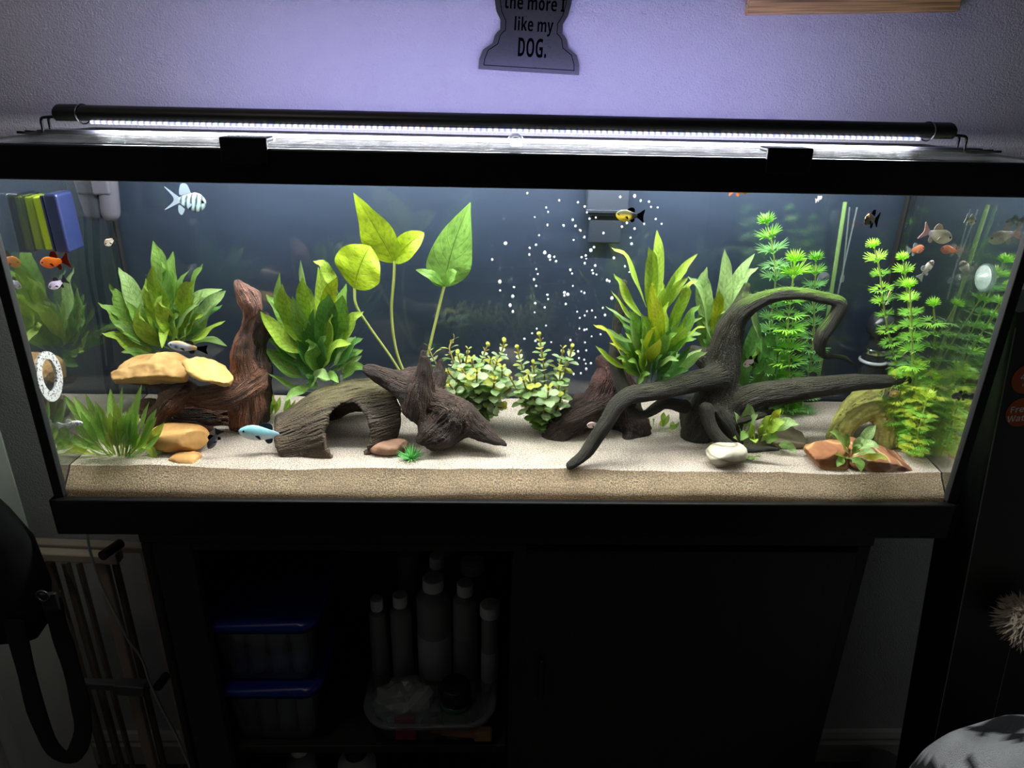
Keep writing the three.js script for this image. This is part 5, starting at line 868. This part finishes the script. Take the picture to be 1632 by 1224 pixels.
  feather('tiny feathery sprig in the sand below the arch ornament', [[1426, 690], [1428, 700], [1432, 718]], -0.10, { r: 0.018, step: 0.008, per: 5 });
}

// ---------------------------------------------------------------- fish
// length in px, heading in degrees (0 = nose to the right, turned counter-clockwise), yaw turns it out of the picture plane
function fish(label, px, py, z, len, head, yaw, o) {
  while (Math.abs(at(px, py, z).x) > 0.575 && z < -0.03) z += 0.004;
  const c = at(px, py, z), L = len * mpp(c), root = thing('fish', label, 'fish', c, o.group);
  root.rotation.set(0, (yaw ?? 0) * Math.PI / 180, head * Math.PI / 180, 'YZX');
  const flip = Math.cos(head * Math.PI / 180) < 0 ? -1 : 1, deep = (o.deep ?? 0.3) * L, wide = (o.wide ?? 0.14) * L, bodyL = L * (o.body ?? 0.76), x0 = L * 0.5;
  const prof = (u) => Math.pow(Math.sin(Math.PI * Math.pow(clamp(u * 0.955 + 0.012), o.skew ?? 0.78)), 0.95) * (1 - 0.18 * u) + 0.16 * smooth(0.6, 1, u), rings = [];
  for (let i = 0; i <= 26; i++) { const u = i / 26, h = deep * 0.5 * prof(u) * (i ? 1 : 0.25), w = wide * 0.5 * Math.pow(prof(u), 0.9) * (1 - 0.55 * smooth(0.55, 1, u)) * (i ? 1 : 0.4), ring = []; for (let j = 0; j < 20; j++) { const a = j / 20 * Math.PI * 2; ring.push(V(x0 - u * bodyL, flip * (Math.sin(a) * h * (Math.sin(a) < 0 ? o.belly ?? 1.05 : 1)), Math.cos(a) * w)); } rings.push(ring); }
  const g = loft(rings.reverse());
  paint(g, (x, y, zz) => o.color(clamp((x0 - x) / bodyL), clamp(flip * y / deep + 0.5), zz / wide));
  part('body', g, phys({ vertexColors: true, roughness: 0.32, clearcoat: 0.4, clearcoatRoughness: 0.25 }), root);
  const fin = (name, pts, m, zz = 0, tilt = 0) => { const s = new THREE.Shape(); s.moveTo(...pts[0]); s.splineThru(pts.slice(1).concat([pts[0]]).map(([a, b]) => new THREE.Vector2(a, b))); const e = new THREE.ExtrudeGeometry(s, { depth: 0.0006, bevelEnabled: false, curveSegments: 10 }); e.translate(0, 0, -0.0003); e.rotateX(tilt * flip); e.scale(1, flip, 1); e.translate(0, 0, zz); return part(name, e, m, root); };
  const fmat = o.finMat ?? phys({ color: lin(...o.fin), roughness: 0.6, transmission: 0.5, thickness: 0, side: THREE.DoubleSide }), tmat = o.tail ? phys({ color: lin(...o.tail), roughness: 0.6, transmission: 0.5, thickness: 0, side: THREE.DoubleSide }) : fmat;
  const xe = x0 - bodyL, te = -L * 0.5, tw = deep * (o.tailW ?? 0.55);
  fin('tail_fin', [[xe + L * 0.05, deep * 0.07], [lerp(xe, te, 0.45), tw * 0.62], [te, tw], [te + L * (o.fork ?? 0.03), 0], [te, -tw], [lerp(xe, te, 0.45), -tw * 0.62], [xe + L * 0.05, -deep * 0.07]], tmat);
  const d = o.dorsal ?? 0.22;
  fin('dorsal_fin', [[L * 0.12, deep * 0.42], [L * 0.02, deep * (0.5 + d)], [-L * 0.12, deep * (0.46 + d)], [-L * 0.14, deep * 0.26]], o.dorsalMat ?? fmat);
  fin('anal_fin', [[-L * 0.02, -deep * 0.42], [-L * 0.09, -deep * (0.5 + d * 0.7)], [-L * 0.17, -deep * (0.42 + d * 0.5)], [-L * 0.16, -deep * 0.24]], fmat);
  for (const s of [-1, 1]) fin('side_fin', [[L * 0.17, -deep * 0.12], [L * 0.08, -deep * 0.32], [L * 0.05, -deep * 0.3], [L * 0.09, -deep * 0.1]], fmat, s * wide * 0.44, 0);
  for (const s of [-1, 1]) { const e = new THREE.SphereGeometry(deep * 0.075, 12, 8); e.translate(x0 - bodyL * 0.13, flip * deep * 0.06, s * wide * 0.25); part('eye', e, phys({ color: lin(0.005, 0.005, 0.005), roughness: 0.1 }), root); }
  return root;
}
const flat = (a, b, k = 0.5) => (u, v) => mix3(b, a, smooth(k - 0.25, k + 0.25, v));
const speck = (u, v, w, f) => noise(u * f, v * f, w * f * 0.4);
fish('silvery blue-grey striped fish with long pale fins near the surface at left', 296, 320, -0.17, 62, -8, 12, { deep: 0.52, belly: 1.1, body: 0.66, dorsal: 0.3, tailW: 0.55, fork: 0.22, fin: [0.34, 0.42, 0.5], color: (u, v, w) => mix3([0.30, 0.40, 0.42], [0.03, 0.05, 0.06], smooth(0.0, 0.4, Math.sin(u * 34 + v * 3) * 0.6 + 0.5 * speck(u, v, w, 9))) });
fish('orange fish swimming beside the left glass above the broad leaves', 87, 417, -0.16, 43, 186, 10, { deep: 0.46, fin: [0.85, 0.2, 0.02], dorsal: 0.3, tailW: 0.62, color: (u, v) => mix3([0.85, 0.10, 0.01], [0.9, 0.24, 0.02], v) });
fish('pale lilac fish just below the orange fish at the left', 92, 452, -0.17, 30, 205, 20, { deep: 0.48, fin: [0.62, 0.55, 0.7], color: flat([0.62, 0.50, 0.72], [0.75, 0.66, 0.78]) });
fish('small brownish fish seen head-on at left below the filter outlet', 176, 384, -0.18, 22, 205, 50, { deep: 0.6, fin: [0.3, 0.28, 0.25], color: flat([0.20, 0.15, 0.11], [0.42, 0.36, 0.3]) });
fish('silver fish with a dark tail swimming above the long tan stone', 299, 553, -0.07, 62, 172, 0, { deep: 0.29, body: 0.74, tailW: 0.42, dorsal: 0.12, fin: [0.62, 0.6, 0.5], tail: [0.04, 0.035, 0.04], color: (u, v, w) => { let c = mix3([0.55, 0.58, 0.72], [0.46, 0.30, 0.10], smooth(0.62, 0.9, v)); c = mix3(c, [0.6, 0.36, 0.12], smooth(0.6, 0.95, u)); const b = Math.hypot((u - 0.32) * 2.2, (v - 0.42) * 1.2); return mix3(c, [0.07, 0.09, 0.16], 1 - smooth(0.08, 0.22, b)); } });
fish('small black fish nosing down beside the orange-tan stones', 341, 700, -0.055, 36, 235, 30, { deep: 0.4, fin: [0.02, 0.02, 0.025], tail: [0.22, 0.22, 0.26], color: flat([0.02, 0.02, 0.025], [0.035, 0.035, 0.045]) });
fish('pale blue fish gliding over the sand left of the hollow log', 421, 691, -0.065, 78, 170, 8, { deep: 0.36, body: 0.8, tailW: 0.45, dorsal: 0.16, fin: [0.42, 0.55, 0.72], color: (u, v, w) => mix3(mix3([0.62, 0.72, 0.76], [0.30, 0.66, 0.74], smooth(0.3, 0.6, v)), [0.42, 0.62, 0.8], smooth(0.6, 1, u)).map((c) => c * (1 + 0.25 * speck(u, v, w, 14))) });
fish('small grey fish hanging upright behind the hollow log', 546, 605, -0.15, 36, 285, 20, { deep: 0.3, fin: [0.12, 0.13, 0.14], color: flat([0.10, 0.11, 0.12], [0.32, 0.34, 0.36]) });
fish('dark fish with a yellow belly among the bubbles under the rim', 1004, 343, -0.13, 46, 177, 0, { deep: 0.40, belly: 1.25, tailW: 0.55, dorsal: 0.14, fin: [0.012, 0.012, 0.01], color: (u, v) => mix3(mix3([0.60, 0.42, 0.03], [0.05, 0.05, 0.02], smooth(0.35, 0.6, v)), [0.008, 0.008, 0.008], smooth(0.6, 0.8, u)) });
fish('orange fish half hidden under the rim at centre right', 1180, 303, -0.12, 36, 5, 0, { deep: 0.4, fin: [0.6, 0.16, 0.03], color: flat([0.55, 0.16, 0.03], [0.6, 0.25, 0.04]) });
fish('black fish with gold flecks above the right feathery clump', 1389, 350, -0.1, 34, 175, 25, { deep: 0.62, dorsal: 0.22, fin: [0.008, 0.008, 0.008], color: (u, v, w) => mix3([0.008, 0.007, 0.006], [0.40, 0.18, 0.02], smooth(0.2, 0.4, speck(u, v, w, 7)) * (1 - smooth(0.25, 0.5, u))) });
fish('dull grey-green fish at the upper right near the glass', 1547, 351, -0.09, 26, -15, 20, { deep: 0.52, fin: [0.10, 0.12, 0.10], color: flat([0.06, 0.08, 0.05], [0.30, 0.33, 0.2]) });
fish('silvery tan fish with a pink-edged tail at the upper right', 1493, 374, -0.10, 54, -14, 0, { deep: 0.42, belly: 1.15, body: 0.76, tailW: 0.6, fork: 0.08, fin: [0.55, 0.46, 0.36], tail: [0.72, 0.46, 0.44], color: (u, v, w) => mix3(mix3([0.46, 0.42, 0.30], [0.16, 0.15, 0.10], smooth(0.4, 0.75, v)), [0.5, 0.46, 0.52], smooth(0.72, 0.95, u)).map((c) => c * (1 + 0.2 * speck(u, v, w, 20))) });
fish('small orange-red fish with clear fins below the silvery tan fish', 1459, 398, -0.2, 33, 8, 12, { deep: 0.46, body: 0.74, fin: [0.4, 0.45, 0.45], color: (u, v) => mix3([0.72, 0.16, 0.06], [0.75, 0.26, 0.14], v) });
fish('white fish with a dark band slanting up near the right glass', 1476, 430, -0.2, 36, 55, 15, { deep: 0.42, fin: [0.5, 0.5, 0.5], color: (u) => mix3([0.6, 0.55, 0.5], [0.12, 0.08, 0.06], smooth(0.12, 0.2, u) * (1 - smooth(0.26, 0.34, u)) + 0.6 * smooth(0.4, 0.9, u)) });
fish('pale yellowish fish among the tallest right-hand feathery stem', 1416, 474, -0.105, 24, 80, 50, { deep: 0.6, fin: [0.6, 0.6, 0.5], color: flat([0.6, 0.5, 0.22], [0.7, 0.66, 0.55]) });
fish('pale pink fish in front of the dark blades right of the trunk', 1196, 577, -0.15, 28, 195, 20, { deep: 0.5, fin: [0.5, 0.55, 0.62], color: flat([0.75, 0.50, 0.50], [0.85, 0.72, 0.72]) });
fish('pink fish with a black tail spot over the arch ornament', 1421, 627, -0.09, 34, -8, 15, { deep: 0.42, fin: [0.45, 0.35, 0.35], color: (u) => mix3([0.66, 0.36, 0.30], [0.01, 0.01, 0.02], smooth(0.82, 0.92, u)) });
fish('tiny white fish just under the rim at right', 1305, 317, -0.12, 16, 20, 30, { deep: 0.42, fin: [0.6, 0.5, 0.5], color: flat([0.8, 0.6, 0.55], [0.85, 0.8, 0.8]) });
fish('small pink and white fish resting under the left root branch', 948, 677, -0.085, 28, 175, 15, { deep: 0.42, fin: [0.6, 0.5, 0.48], color: flat([0.62, 0.42, 0.40], [0.75, 0.65, 0.6]) });
fish('white spotted fish lying behind the grassy clump', 112, 676, -0.055, 40, 5, 5, { deep: 0.28, fin: [0.7, 0.7, 0.7], color: (u, v, w) => mix3([0.8, 0.8, 0.8], [0.03, 0.02, 0.03], smooth(0.18, 0.32, speck(u, v, w, 15))) });
fish('dark fish half hidden in the feathery stems near the right glass', 1528, 631, -0.07, 30, 172, 15, { deep: 0.42, fin: [0.02, 0.025, 0.02], color: flat([0.012, 0.014, 0.012], [0.06, 0.07, 0.05]) });

// ---------------------------------------------------------------- air bubbles
{
  const near = [[635, 155, 2], [548, 260], [598, 405, 2], [600, 462], [690, 440], [682, 500, 2], [665, 558, 2], [683, 598], [853, 103], [792, 185], [790, 228], [834, 165], [890, 215, 2], [920, 240, 2], [925, 262], [952, 243], [964, 272], [835, 323], [845, 355], [820, 390], [834, 432], [828, 545], [824, 604], [890, 572], [907, 490], [912, 518], [838, 710], [898, 690], [808, 740], [758, 776], [932, 798], [1014, 40], [1090, 42], [1123, 72], [1148, 115], [1078, 133], [908, 38], [1057, 328], [1068, 352], [1073, 432], [1018, 475, 2], [1040, 487, 2], [1017, 495], [1027, 550], [1130, 245], [1157, 235], [1160, 255], [1150, 285], [1190, 200, 2], [1210, 180], [1218, 300], [1198, 330], [1205, 350], [1226, 358], [1128, 468], [1148, 478], [1295, 395], [1310, 402], [1327, 512, 2], [1268, 575], [1282, 622], [1198, 592], [1165, 597], [1150, 625], [1118, 640], [1101, 600], [1220, 637], [1115, 710], [1148, 718], [1163, 714], [1195, 760], [1253, 747], [1057, 784], [1152, 800], [1107, 858], [1160, 852], [1113, 902], [1147, 912], [1157, 938], [1190, 935], [1160, 972], [1125, 1000], [1103, 940], [1078, 1005], [1272, 88], [1390, 45], [1448, 118], [1455, 158], [1412, 305], [1440, 342], [1340, 250], [640, 880], [830, 790]];
  const upper = [[132, 1005], [170, 1130], [230, 1080], [240, 1103], [237, 1170], [298, 1043], [318, 1172], [395, 1053], [430, 1075], [442, 1105], [455, 1138], [488, 1132], [368, 1145], [405, 1197], [615, 1025], [690, 1020, 2], [722, 1045], [765, 1050], [810, 1080], [775, 1077], [830, 1165], [625, 1180], [690, 1190], [740, 1165], [800, 1140], [650, 1160]];
  const base = new THREE.SphereGeometry(1, 10, 8), bm = phys({ color: lin(0.92, 0.94, 0.96), roughness: 0.25, transmission: 0.2, thickness: 0, clearcoat: 0.5 });
  const first = tag(new THREE.Mesh(base, bm), 'tiny white air bubble rising between the bushy plants and the bright sword plant', 'bubble', 'air bubbles in the rising column');
  const pts = near.map(([x, y, b]) => [650 + x / 4.08, 350 + y / 4.08, b]).concat(upper.map(([x, y, b]) => [800 + x / 3.264, y / 3.264, b]));
  pts.forEach(([x, y, b], i) => {
    const m = i ? first.clone() : first, p = at(x, y, rr(-0.235, -0.17)), r = (b ? rr(2.3, 3.0) : rr(1.3, 2.1)) * mpp(p);
    m.name = numbered('bubble'); m.position.copy(p); m.scale.set(r, r * rr(1, 1.35), r); m.castShadow = m.receiveShadow = true; scene.add(m);
  });
}
renderer.render(scene, camera);
